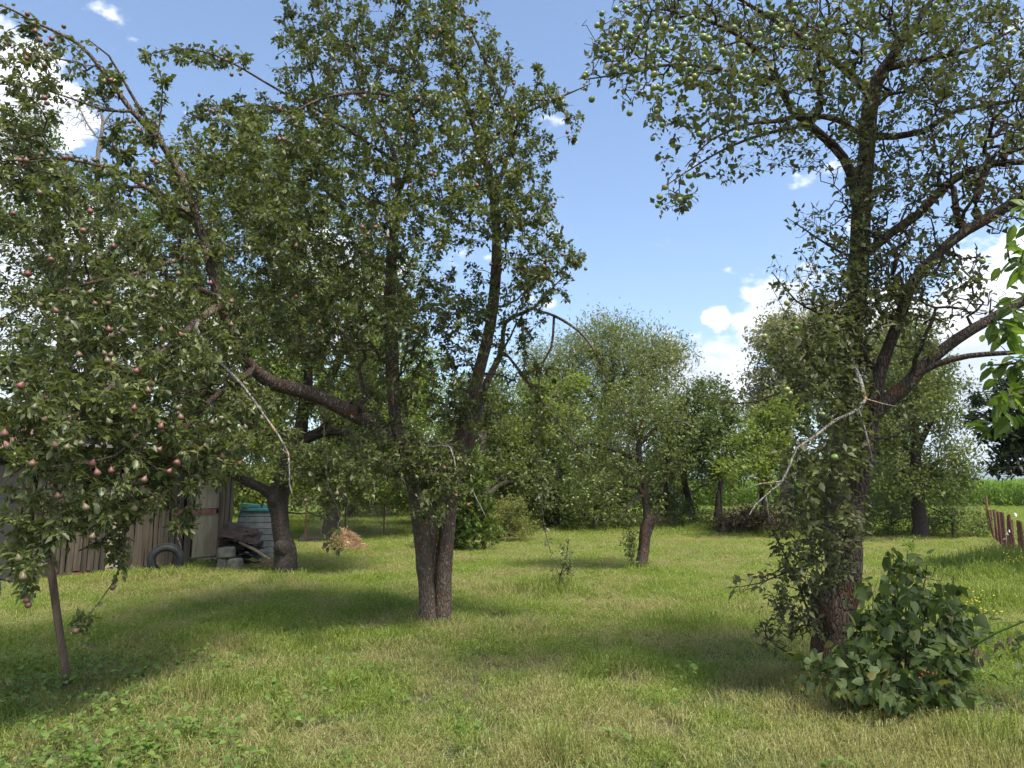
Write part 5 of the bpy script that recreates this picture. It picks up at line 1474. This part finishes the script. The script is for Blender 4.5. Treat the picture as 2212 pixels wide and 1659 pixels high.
# picket fence, posts in the background
M['grey_wood'] = plain_mat('grey_wood', (.17, .145, .12), (.30, .27, .23), 20, .85, .4, (1, 1, .1), objrand=.2)
pa, pb_ = np.array(G(1425, 1143)), np.array(G(1462, 1148))
pd = pb_ - pa
pf = thing('picket_fence', 'short run of low grey wooden pickets under the slender tree', 'fence', tuple(pa), math.atan2(pd[1], pd[0]))
PL = float(np.linalg.norm(pd))
for i in range(7):
    m_ = MB(); m_.box((PL * i / 6, 0, .38), (.07, .025, .78 + .06 * math.sin(i * 2.1)), None, .01); o = m_.build('picket', M['grey_wood'], pf); o.rotation_euler = (0, .03 * math.sin(i * 3), 0)
m_ = MB(); m_.box((PL + .12, -.05, .42), (.12, .10, .86), None, .012); m_.build('post', M['grey_wood'], pf)
for z in (.2, .6):
    m_ = MB(); m_.box((PL / 2, .03, z), (PL + .1, .03, .06)); m_.build('rail', M['grey_wood'], pf)
for (px, py, h, rr, lab, mt) in ((1288, 1146, .75, .09, 'squat pale wooden post in the shade left of the small apple tree', 'grey_wood'), (1560, 1150, 1.75, .035, 'thin black metal post standing in the brown brush', 'scrap'), (1372, 1146, .6, .08, 'low wooden post half hidden behind the small apple trunk', 'grey_wood')):
    g = G(px, py)
    m_ = MB(); m_.tube([(0, 0, -.05), (.01, 0, h * .5), (0, .01, h)], [rr, rr * .97, rr * .95], 8); m_.tube([(0, 0, h), (0, 0, h + .02)], [rr * .95, rr * .5], 8)
    o = m_.build('fence_post', M[mt]); o.location = g; o['label'], o['category'] = lab, 'post'

# far garden hut
g = P(1449, 1058, 58)
hut = thing('garden_hut', 'tiny far blue green hut glimpsed between the stems', 'hut', (g[0], 58, 0))
m_ = MB(); m_.box((0, 0, 1.3), (1.6, 1.6, 2.6)); m_.build('wall', plain_mat('hut_blue', (.06, .14, .17), (.08, .18, .2), 4, .7, 0), hut)
m_ = MB(); m_.add([(-1, -1, 2.6), (1, -1, 2.6), (1, 1, 2.6), (-1, 1, 2.6), (0, -1, 3.2), (0, 1, 3.2)], [(0, 4, 5, 3), (1, 2, 5, 4), (0, 1, 4), (2, 3, 5), (0, 3, 2, 1)]); m_.build('roof', M['tile_red'], hut)

# rusty pipe fence at the right
rf0, rf1 = np.array(G(2138, 1157)), np.array(G(2214, 1236))
rfd = rf1 - rf0
RL = float(np.linalg.norm(rfd))
rfence = thing('pipe_fence', 'row of rusty brown iron pipes with wire along the right boundary', 'fence', tuple(rf0), math.atan2(rfd[1], rfd[0]))
rr = random.Random(3)
qpos = [0, .07, .12, .18, .22, .3, .37, .44, .5, .58, .63, .68, .75, .82, .88, .95, 1.02, 1.1, 1.18, 1.25]
for i, q in enumerate(qpos):
    h = (1.42 if i == 0 else rr.uniform(.92, 1.04))
    m_ = MB(); m_.tube([(0, 0, -.05), (0, 0, h * .5), (0, 0, h)], .042 if i == 0 else .031, 9); o = m_.build('post', M['rust'], rfence)
    o.location = (RL * q, 0, 0); o.rotation_euler = (rr.gauss(0, .03), (-.07 if i == 0 else rr.gauss(.02, .04)), 0)
m_ = MB()
for z in (.25, .55, .85):
    m_.tube([(0, .045, z), (RL * .3, .05, z - .04), (RL * .65, .045, z - .02), (RL * 1.3, .05, z - .03)], .005, 4)
m_.build('wire', M['rust'], rfence)
# bindweed with white trumpets
M['petal'] = plain_mat('petal', (.75, .75, .74), (.82, .82, .8), 8, .5, 0)
vb = G(2200, 1215)
rv = np.random.default_rng(33)
vbr = [[(vb[0], vb[1], 0, .006), (vb[0] - .1, vb[1] + .8, .5, .005), (vb[0] - .15, vb[1] + 1.6, .8, .004), (vb[0] - .2, vb[1] + 2.6, .9, .002)], [(vb[0], vb[1] - .2, .02, .005), (vb[0] + .05, vb[1] - .5, .6, .004), (vb[0] + .1, vb[1] - .7, .95, .002)]]
vt, vp, _, vr = tree('bindweed', 'green bindweed with white trumpet flowers climbing the rusty pipes', 'climbing plant', vb, vbr, [(2198, 1165, 12, 40, vb[1] + .3, .7, 1), (2208, 1180, 8, 40, vb[1], .5, 1)], 120, M['weed_leaf'], M['weed_leaf'], 34, rtip=.002, lsize=.07, per=3, tpl=LEAF_HEART, spur=.04, trunk_name='vine', crown_name='foliage')
m_ = MB(); m_.lathe([(.05, -.5), (.1, -.2), (.16, 0), (.32, .12), (.5, .16)], 10); fm = m_.mesh('flower', True); fm.materials.append(M['petal'])
for (px, py) in [(2193, 1112), (2175, 1153), (2171, 1164), (2203, 1160), (2180, 1148)]:
    o = bpy.data.objects.new('flower', fm); C.objects.link(o); o.parent = vt
    o.location = np.array(P(px, py, vb[1] + .2)) - np.array(vb); o.scale = (.085,) * 3; o.rotation_euler = (1.2, .2, rv.random())

# yellow flowering weeds
M['yellow'] = plain_mat('yellow', (.62, .42, .03), (.75, .55, .05), 9, .6, 0)
yl = ['yellow flowering weed at the right edge of the shrub', 'smaller yellow flowering weed halfway to the rusty pipes', 'yellow flowering weed close to the first rusty pipes', 'yellow flowering weed at the foot of the nearest rusty pipes']
fh = MB(); fh.lathe([(0, -.3), (.3, -.25), (.5, .05), (.35, .22), (0, .28)], 8); fhm = fh.mesh('flower_head'); fhm.materials.append(M['yellow'])
for i, (px, py, h, n) in enumerate([(2106, 1385, .5, 12), (2122, 1330, .3, 8), (2118, 1240, .45, 9), (2192, 1262, .55, 12)]):
    b = G(px, py)
    ry = np.random.default_rng(60 + i)
    w = thing('yellow_weed', yl[i], 'wildflower', b)
    m_ = MB(); bs = []
    for k in range(n):
        e = Vector((ry.normal() * .14, ry.normal() * .12, h * ry.uniform(.6, 1.05)))
        m_.tube([(e.x * .2, e.y * .2, 0), (e.x * .6, e.y * .6, e.z * .6), tuple(e)], [.004, .003, .002], 4); bs.append(e)
    m_.build('stem', M['weed_leaf'], w)
    tw = np.tile([[0, 0, 1.]], (n * 8, 1))
    bb = np.array([np.array(bs[k // 8]) * ry.uniform(.15, .9) for k in range(n * 8)])
    d, nn = leaf_frames(ry, tw, .4, .3, .9, 0)
    o = obj('foliage', leaf_mesh('foliage', bb, d, nn, ry.uniform(.04, .09, n * 8), LEAF_THIN), M['weed_leaf'], w); o['kind'] = 'stuff'
    for e in bs:
        for q in range(2):
            o = bpy.data.objects.new('flower_head', fhm); C.objects.link(o); o.parent = w
            o.location = e + Vector((ry.normal() * .03, ry.normal() * .03, ry.normal() * .02)); o.scale = (ry.uniform(.014, .024),) * 3

# propping pole under the pear branches
sp = [G(150, 1493)]
spz = sp[0][1]
pole_pts = [(*sp[0][:2], -.05)] + [P(px, py, spz - .04 * k) for k, (px, py) in enumerate([(141, 1440), (130, 1375), (121, 1310), (113, 1250), (104, 1195), (95, 1150), (82, 1100), (68, 1047), (55, 1010), (46, 985)])]
m_ = MB(); b0 = np.array(sp[0])
rads = [.033, .03, .031, .029, .031, .028, .029, .028, .026, .026, .024]
m_.tube([np.array(p) - b0 for p in pole_pts], rads, 10)
m_.V = [tuple(Vector(v) * 1.0 + Vector((.004 * mnoise.noise(Vector(v) * 9), .004 * mnoise.noise(Vector(v) * 11 + Vector((3, 0, 0))), 0))) for v in m_.V]
o = m_.build('prop_pole', M['stick'], None, True); o.location = sp[0]
o['label'], o['category'] = 'crooked bare brown pole propping up the low pear branches on the left', 'pole'

# broken forked branch and dry canes leaning at the shrub
def stickthing(name, label, cat, brs, mat='dead_wood', off=(0, 0, 0)):
    b = np.array(brs[0][0][:3])
    rg = np.random.default_rng(len(label))
    pos, par, rad, au = grow(brs, np.zeros((0, 3)), rg, step=.05)
    me, _ = skeleton_mesh(name, pos, par, rad, au, .003, rg, b)
    o = obj(name, me, M[mat]); o.location = b
    o['label'], o['category'] = label, cat
    return o


SY = G(1960, 1562)[1]
stickthing('fallen_branch', 'pale forked broken branch leaning up against the front of the shrub', 'branch', [[(*G(1961, 1562), .016), *B((1950, 1537, SY + .02, .018), (1945, 1520, SY + .03, .018), (1941, 1495, SY + .06, .016), (1937, 1468, SY + .1, .013))],
           B((1945, 1522, SY + .03, .011), (1932, 1508, SY + .02, .009), (1917, 1493, SY + .0, .006)), B((1943, 1500, SY + .06, .006), (1962, 1480, SY - .02, .005), (1988, 1468, SY - .08, .003))])
CY = G(1887, 1520)[1]
stickthing('dry_cane', 'long dry straw coloured cane slanting out of the shrub beside the trunk', 'cane', [[(*G(1888, 1522), .006), *B((1872, 1480, CY + .02, .006), (1858, 1440, CY + .05, .006), (1848, 1395, CY + .1, .005), (1843, 1360, CY + .15, .003))], B((1852, 1415, CY + .06, .004), (1846, 1450, CY + .02, .004), (1844, 1500, CY, .003), (1843, 1530, CY - .05, .002))])
# bramble cane with dried leaves at the right edge
br_ = [[(*P(2040, 1436, 5.5), .008), *B((2090, 1402, 5.4, .008), (2150, 1368, 5.3, .007), (2230, 1335, 5.2, .006), (2300, 1300, 5.1, .004))], B((2090, 1402, 5.4, .004), (2130, 1350, 5.5, .003), (2200, 1345, 5.6, .002)), B((2165, 1360, 5.3, .004), (2200, 1400, 5.2, .003), (2215, 1480, 5.1, .002))]
bbm = G(2040, 1500)
br_[0] = [(*bbm, .009)] + br_[0]
ct, cp, cpar, crr = tree('bramble_cane', 'green arching cane with shrivelled brown leaves right of the shrub', 'cane', bbm, br_, [(2110, 1370, 40, 14, 5.4, .1, 1), (2180, 1345, 40, 20, 5.3, .1, 1), (2190, 1420, 25, 40, 5.2, .1, 1)], 60, M['shrub_leaf'], M['weed_leaf'], 88, rtip=.002, lsize=.10, per=2.4, tpl=LEAF_APPLE, trunk_name='stem', crown_name='foliage', leaf_r=.006, leafdir=(.5, .8, 0))
rd = np.random.default_rng(2)
for (px, py, y) in [(2110, 1395, 5.35), (2112, 1410, 5.35), (2150, 1380, 5.28), (2185, 1368, 5.25)]:
    nn_ = 5
    bs = np.tile(np.array(P(px, py, y)) - np.array(bbm), (nn_, 1)) + rd.normal(size=(nn_, 3)) * .015
    d = unit(np.stack([rd.normal(size=nn_) * .4, rd.normal(size=nn_) * .4, -np.ones(nn_)], 1)); nv = unit(np.cross(d, rd.normal(size=(nn_, 3))))
    obj('dried_leaf', leaf_mesh('dried_leaf', bs, d, nv, rd.uniform(.06, .1, nn_), LEAF_APPLE, np.full(nn_, .6)), M['dry_leaf'], ct)

# windfall apples
for i, (px, py, lab) in enumerate([(1966, 1561, 'yellow green windfall apple at the tip of the forked fallen branch'), (1578, 1452, 'small pale windfall apple on the dry grass left of the shrub'), (1690, 1610, 'small windfall apple in the brown grass near the front edge'), (1748, 1512, 'windfall apple on the dry patch below the apple trunk')]):
    g = G(px, py)
    o = obj('windfall_apple', APPLE_ME); o.location = (g[0], g[1], .028); o.scale = ((.068 if i == 0 else .045),) * 3; o.rotation_euler = (1.2 + i, .5 * i, i)
    o['label'], o['category'] = lab, 'apple'

# young sapling on the lawn, thistle by the shrub
yb = G(1203, 1285)
tree('sapling', 'spindly young sapling in rough grass on the lawn right of the pear trunk', 'sapling', yb, [B((1203, 1285, yb[1], .016), (1210, 1245, yb[1], .010), (1222, 1205, yb[1], .007), (1229, 1165, yb[1], .003)), B((1210, 1245, yb[1], .007), (1222, 1230, yb[1], .005), (1236, 1215, yb[1], .002)), B((1206, 1268, yb[1], .006), (1196, 1245, yb[1], .004), (1192, 1225, yb[1], .002))],
     [(1222, 1205, 14, 40, yb[1], .15, 1), (1236, 1225, 14, 24, yb[1], .15, 1.2), (1206, 1240, 18, 25, yb[1], .15, 1)], 260, M['willow_leaf'], M['bark_dark'], 90, rtip=.003, lsize=.058, per=5.5, tpl=LEAF_SMALL, leaf_r=.008, trunk_name='stem', crown_name='foliage')
gb = G(1955, 1290)
tree('goldenrod', 'tall weed with a pale pointed top rising behind the shrub', 'weed', gb, [[(*gb, .008), *B((1960, 1230, gb[1], .007), (1972, 1180, gb[1], .004), (1976, 1155, gb[1], .002))]], [(1970, 1180, 12, 26, gb[1], .1, 1), (1960, 1230, 18, 40, gb[1], .12, .8)], 120, M['weed_leaf'], M['weed_leaf'], 92, rtip=.002, lsize=.10, per=4, tpl=LEAF_THIN, trunk_name='stem', crown_name='foliage', leaf_r=.01)
# ------------------------------------------------------------------ grass, ground cover and corn (things nobody could count)
def grass_mat():
    m, nt = new_mat('grass_blade')
    g = N(nt, 'ShaderNodeNewGeometry')
    pz = noise_tex(nt, .55, 4, g.outputs['Position'], .6)
    py_ = noise_tex(nt, 2.3, 3, g.outputs['Position'])
    r = math_node(nt, 'FRACT', math_node(nt, 'ADD', g.outputs['Random Per Island'], math_node(nt, 'MULTIPLY', noise_tex(nt, 37, 1, g.outputs['Position']), 3.0)))
    green = ramp(nt, r, [(0, (.06, .10, .014)), (.45, (.14, .205, .03)), (.85, (.25, .295, .06)), (1, (.46, .41, .19))])
    dry = ramp(nt, r, [(0, (.12, .155, .04)), (.4, (.21, .215, .08)), (.8, (.36, .30, .15)), (1, (.46, .37, .22))])
    f = math_node(nt, 'ADD', math_node(nt, 'MULTIPLY', pz, .65), math_node(nt, 'MULTIPLY', py_, .35))
    sy = N(nt, 'ShaderNodeSeparateXYZ')
    nt.links.new(g.outputs['Position'], sy.inputs[0])
    f = math_node(nt, 'ADD', f, map_range(nt, math_node(nt, 'ADD', sy.outputs[1], math_node(nt, 'MULTIPLY', sy.outputs[0], -.35)), 3.0, 6.5, .07, 0.0))
    f = map_range(nt, f, .43, .58, 0.05, 0.95)
    tall = N(nt, 'ShaderNodeSeparateXYZ')
    nt.links.new(g.outputs['Position'], tall.inputs[0])
    f = math_node(nt, 'MULTIPLY', f, map_range(nt, tall.outputs[2], .08, .2, 1.0, .15))
    col = mix_col(nt, f, green, dry)
    p = N(nt, 'ShaderNodeBsdfPrincipled')
    p.inputs['Roughness'].default_value = .5
    p.inputs['Specular IOR Level'].default_value = .18
    nt.links.new(col, p.inputs['Base Color'])
    t = N(nt, 'ShaderNodeBsdfTranslucent')
    nt.links.new(mix_col(nt, 1.0, col, (1.7, 1.8, 1.0), 'MULTIPLY'), t.inputs[0])
    mx = N(nt, 'ShaderNodeMixShader')
    mx.inputs[0].default_value = .42
    nt.links.new(p.outputs[0], mx.inputs[1])
    nt.links.new(t.outputs[0], mx.inputs[2])
    out(nt, mx.outputs[0])
    return m


def tuft_mesh(name, n, rad, h, w, seed, lean=.5, curl=.5):
    rg = np.random.default_rng(seed)
    V, F = [], []
    for i in range(n):
        a, r = rg.random() * 2 * PI, rad * math.sqrt(rg.random())
        b = np.array([r * math.cos(a), r * math.sin(a), -.01])
        da = rg.random() * 2 * PI
        dr = np.array([math.cos(da), math.sin(da), 0])
        sd = np.array([-math.sin(da), math.cos(da), 0])
        tw = rg.random() * 2 * PI
        sd = sd * math.cos(tw) + dr * math.sin(tw)
        hh = h * rg.uniform(.45, 1.15)
        le = hh * lean * rg.uniform(.1, 1.2)
        ww = w * rg.uniform(.6, 1.2)
        o = len(V)
        p1 = b + np.array([0, 0, hh * .5]) + dr * le * .25
        p2 = b + np.array([0, 0, hh * .9]) + dr * le * .7
        p3 = b + np.array([0, 0, hh * (1 - curl * .3 * rg.random())]) + dr * le * (1 + curl * rg.random())
        V += [b - sd * ww * .5, b + sd * ww * .5, p1 - sd * ww * .5, p1 + sd * ww * .5, p2 - sd * ww * .35, p2 + sd * ww * .35, p3]
        F += [(o, o + 1, o + 3), (o, o + 3, o + 2), (o + 2, o + 3, o + 5), (o + 2, o + 5, o + 4), (o + 4, o + 5, o + 6)]
    return tri_mesh(name, np.array(V), np.array(F))


def scatter(name, meshes, mat, pts, scl, rot, kind='stuff', idx=None):
    """one object that carries many instanced tufts"""
    me = bpy.data.meshes.new(name)
    me.vertices.add(len(pts))
    me.vertices.foreach_set('co', np.ascontiguousarray(pts, np.float32).ravel())
    a = me.attributes.new('tuft_scale', 'FLOAT_VECTOR', 'POINT')
    a.data.foreach_set('vector', np.ascontiguousarray(scl, np.float32).ravel())
    a = me.attributes.new('tuft_turn', 'FLOAT_VECTOR', 'POINT')
    a.data.foreach_set('vector', np.ascontiguousarray(rot, np.float32).ravel())
    a = me.attributes.new('tuft_pick', 'INT', 'POINT')
    if idx is None:
        idx = RNG.integers(0, len(meshes), len(pts))
    a.data.foreach_set('value', np.ascontiguousarray(idx, np.int32))
    me.update()
    o = obj(name, me, mat)
    o['kind'] = kind
    ng = bpy.data.node_groups.new(name + '_scatter', 'GeometryNodeTree')
    ng.interface.new_socket(name='Geometry', in_out='INPUT', socket_type='NodeSocketGeometry')
    ng.interface.new_socket(name='Geometry', in_out='OUTPUT', socket_type='NodeSocketGeometry')
    gi, go = ng.nodes.new('NodeGroupInput'), ng.nodes.new('NodeGroupOutput')
    iop = ng.nodes.new('GeometryNodeInstanceOnPoints')
    jn = ng.nodes.new('GeometryNodeJoinGeometry')
    for k, m in reversed(list(enumerate(meshes))):
        m.materials.append(mat)
        po = bpy.data.objects.new(name + '_tuft', m)
        oi = ng.nodes.new('GeometryNodeObjectInfo')
        oi.inputs['Object'].default_value = po
        gti = ng.nodes.new('GeometryNodeGeometryToInstance')
        ng.links.new(oi.outputs['Geometry'], gti.inputs[0])
        ng.links.new(gti.outputs[0], jn.inputs[0])
    def attr(nm, ty):
        n = ng.nodes.new('GeometryNodeInputNamedAttribute')
        n.data_type = ty
        n.inputs['Name'].default_value = nm
        return n.outputs['Attribute']
    ng.links.new(gi.outputs[0], iop.inputs['Points'])
    ng.links.new(jn.outputs[0], iop.inputs['Instance'])
    iop.inputs['Pick Instance'].default_value = True
    ng.links.new(attr('tuft_pick', 'INT'), iop.inputs['Instance Index'])
    ng.links.new(attr('tuft_scale', 'FLOAT_VECTOR'), iop.inputs['Scale'])
    e2r = ng.nodes.new('FunctionNodeEulerToRotation')
    ng.links.new(attr('tuft_turn', 'FLOAT_VECTOR'), e2r.inputs[0])
    ng.links.new(e2r.outputs[0], iop.inputs['Rotation'])
    ng.links.new(iop.outputs[0], go.inputs[0])
    md = o.modifiers.new('scatter', 'NODES')
    md.node_group = ng
    return o


def zground(x, y):
    return .03 * (np.sin(x * .7 + 1.3) * np.sin(y * .5 + .4) + .5 * np.sin(x * 1.9 + y * 1.3)) * np.exp(-(x ** 2 + (y - 10) ** 2) / 900)


def band(y0, y1, dens, rg, wide=.80, extra=1.5):
    n = int(dens * (y1 - y0) * (wide * (y0 + y1) + 2 * extra))
    y = rg.uniform(y0, y1, n)
    x = rg.uniform(-1, 1, n) * (wide * y + extra)
    return x, y


def vnoise(x, y, s, seed):
    ph = np.random.default_rng(seed).random((6, 3)) * 6.28
    v = 0
    for k in range(6):
        a = ph[k, 0]
        f = s * (1 + .45 * k)
        v = v + np.sin((x * math.cos(a) + y * math.sin(a)) * f + ph[k, 1] + 1.2 * np.sin((x * math.sin(a) - y * math.cos(a)) * f * .7 + ph[k, 2])) / (1 + .3 * k)
    return v / 3


def make_grass():
    rg = np.random.default_rng(77)
    X, Y, D = [], [], []
    for (y0, y1, dn, s) in [(1.6, 4.2, 60, .0), (4.2, 7.5, 95, 0), (7.5, 13, 70, 1), (13, 24, 34, 2), (24, 62, 9, 3)]:
        x, y = band(y0, y1, dn, rg)
        X.append(x); Y.append(y); D.append(np.full(len(x), s))
    x, y, d = np.concatenate(X), np.concatenate(Y), np.concatenate(D)
    # nothing grows inside the shed, the bin or a trunk
    ok = np.ones(len(x), bool)
    lx = (x - A[0]) * math.cos(ang) + (y - A[1]) * math.sin(ang)
    ly = -(x - A[0]) * math.sin(ang) + (y - A[1]) * math.cos(ang)
    ok &= ~((lx > -.2) & (lx < WL + .2) & (ly > -.02) & (ly < 2.4))
    for (cx, cy, r) in [(bg_[0], bg_[1], .68), (hg[0], hg[1], .45), (sg[0], sg[1] + .2, .4)]:
        ok &= (x - cx) ** 2 + (y - cy) ** 2 > r * r
    x, y, d = x[ok], y[ok], d[ok]
    hgt = .75 + .35 * vnoise(x, y, 1.3, 1) + .2 * vnoise(x, y, 3.1, 2)
    hgt = np.clip(hgt, .55, 1.6)
    w = np.array([1.0, 1.35, 2.0, 3.2])[d.astype(int)]
    # rougher, taller clumps
    for (px, py, r, a) in [(815, 1325, .4, 1.9), (880, 1345, .22, 1.0), (985, 1350, .25, .5), (600, 1262, .3, 1.6), (640, 1250, .25, 1.5), (1140, 1355, .22, 1.3), (1480, 1350, .5, .9), (1205, 1285, .4, 1.8), (1120, 1285, .5, 1.0), (1330, 1440, .4, 1.0), (420, 1400, .5, 1.1), (560, 1350, .5, .8),
                           (1383, 1240, .35, 1.0), (355, 1248, .6, 1.0), (430, 1228, .5, 1.2), (1500, 1270, .6, .9), (2130, 1250, 1.4, 2.0), (2170, 1320, .9, 2.0), (2200, 1420, .7, 1.8), (2205, 1240, 1.2, 2.6), (1830, 1500, .4, .8), (1985, 1170, .6, 1.2), (2190, 1640, .4, 1.5), (450, 1500, .4, .7), (1210, 1640, .15, 1.0)]:
        g = G(px, py)
        hgt += a * np.exp(-((x - g[0]) ** 2 + (y - g[1]) ** 2) / (r * r))
    # edges of the lawn stay uncut
    edge = np.clip((y - (25 - .12 * np.abs(x - 3))) / 2.5, 0, 1)
    hgt += edge * 2.2
    dry = vnoise(x, y, .8, 5)
    hgt *= np.where(dry > .35, .8, 1.0)
    s = np.stack([w * rg.uniform(.8, 1.25, len(x)), w * rg.uniform(.8, 1.25, len(x)), hgt * rg.uniform(.75, 1.25, len(x))], 1)
    rot = np.stack([rg.normal(size=len(x)) * .12, rg.normal(size=len(x)) * .12, rg.random(len(x)) * 6.28], 1)
    ms = [tuft_mesh('tuft', 46, .12, .125, .0052, 200 + k, .65, .9) for k in range(7)]
    scatter('grass', ms, grass_mat(), np.stack([x, y, zground(x, y)], 1), s, rot)
    return len(x)


ng_ = make_grass()


def make_cover():
    """low leafy weeds in the lawn, thickest at the lower left"""
    rg = np.random.default_rng(78)
    x, y = band(2.0, 7.2, 75, rg)
    q = proj(np.stack([x, y, np.zeros(len(x))], 1))
    p = np.clip((1.0 - (q[:, 0] / 800)) * 1.5, 0, 1) * np.clip((q[:, 1] - 1360) / 120, 0, 1)
    p = np.where(q[:, 0] < -50, np.clip((q[:, 1] - 1360) / 120, 0, 1), p)
    p = p * .9 * np.clip(.75 + .7 * vnoise(x, y, 1.6, 9), 0, 1) + .03
    p = np.where((q[:, 0] > 2060) & (q[:, 1] < 1560), .35, p)
    k = rg.random(len(x)) < p
    x, y = x[k], y[k]
    ms = []
    for s in range(5):
        r2 = np.random.default_rng(300 + s)
        n = 16
        a = r2.random(n) * 6.28
        bs = np.stack([np.cos(a), np.sin(a), np.zeros(n)], 1) * r2.uniform(.01, .06, (n, 1)) + np.array([0, 0, 1]) * r2.uniform(.02, .10, (n, 1))
        d = unit(np.stack([np.cos(a), np.sin(a), r2.uniform(-.2, .5, n)], 1))
        nn = unit(np.array([0, 0, 1.0]) + r2.normal(size=(n, 3)) * .3)
        nn = unit(nn - d * (nn * d).sum(1, keepdims=True))
        ms.append(leaf_mesh('rosette', bs, d, nn, r2.uniform(.03, .06, n), LEAF_APPLE))
    n = len(x)
    s = rg.uniform(.7, 1.5, n)
    scatter('ground_cover', ms, M['weed_leaf'], np.stack([x, y, zground(x, y)], 1), np.stack([s, s, s * rg.uniform(.8, 1.5, n)], 1), np.stack([rg.normal(size=n) * .1, rg.normal(size=n) * .1, rg.random(n) * 6.28], 1))


make_cover()


def make_corn():
    rg = np.random.default_rng(79)
    ms = []
    for s in range(4):
        r2 = np.random.default_rng(400 + s)
        V, F = [], []
        hgt = 2.15 + .2 * r2.random()
        stem = [(.02, 0, 0), (-.01, .017, 0), (-.01, -.017, 0), (.012, 0, hgt), (-.006, .01, hgt), (-.006, -.01, hgt)]
        V += stem
        F += [(0, 1, 4), (0, 4, 3), (1, 2, 5), (1, 5, 4), (2, 0, 3), (2, 3, 5)]
        for j in range(11):
            z = .25 + j * (hgt - .35) / 10
            a = (j % 2) * PI + r2.normal() * .5
            d = np.array([math.cos(a), math.sin(a), 0]); sd = np.array([-math.sin(a), math.cos(a), 0])
            L = r2.uniform(.5, .85) * (1 - .35 * abs(j / 10 - .4))
            up = r2.uniform(.35, .7)
            o = len(V)
            for (t, zz, ww) in [(0, 0, .03), (.3, up * .6, .09), (.6, up * .75, .085), (.85, up * .45, .05)]:
                c = np.array([0, 0, z]) + d * L * t + np.array([0, 0, L * zz])
                V += [tuple(c - sd * ww * .5), tuple(c + sd * ww * .5)]
            V.append(tuple(np.array([0, 0, z]) + d * L + np.array([0, 0, L * up * .1])))
            for q in range(3):
                b = o + q * 2
                F += [(b, b + 1, b + 3), (b, b + 3, b + 2)]
            F.append((o + 6, o + 7, o + 8))
        ms.append(tri_mesh('corn_plant', np.array(V), np.array(F)))
    xs, ys = [], []
    for row in range(46):
        yy = 58 + row * .75
        n = int((40 + 1.0 * yy * .9) / .2)
        x = np.linspace(-12, 62, 330) + rg.normal(size=330) * .05
        xs.append(x); ys.append(np.full(330, yy) + rg.normal(size=330) * .06)
    x, y = np.concatenate(xs), np.concatenate(ys)
    n = len(x)
    s = rg.uniform(.88, 1.1, n)
    scatter('corn', ms, M['corn_leaf'], np.stack([x, y, np.zeros(n)], 1), np.stack([s, s, s], 1), np.stack([rg.normal(size=n) * .04, rg.normal(size=n) * .04, rg.random(n) * 6.28], 1))


make_corn()
print('TRIS', sum(len(o.data.loops) - 2 * len(o.data.polygons) for o in S.objects if o.type == 'MESH'), 'grass tufts', ng_)
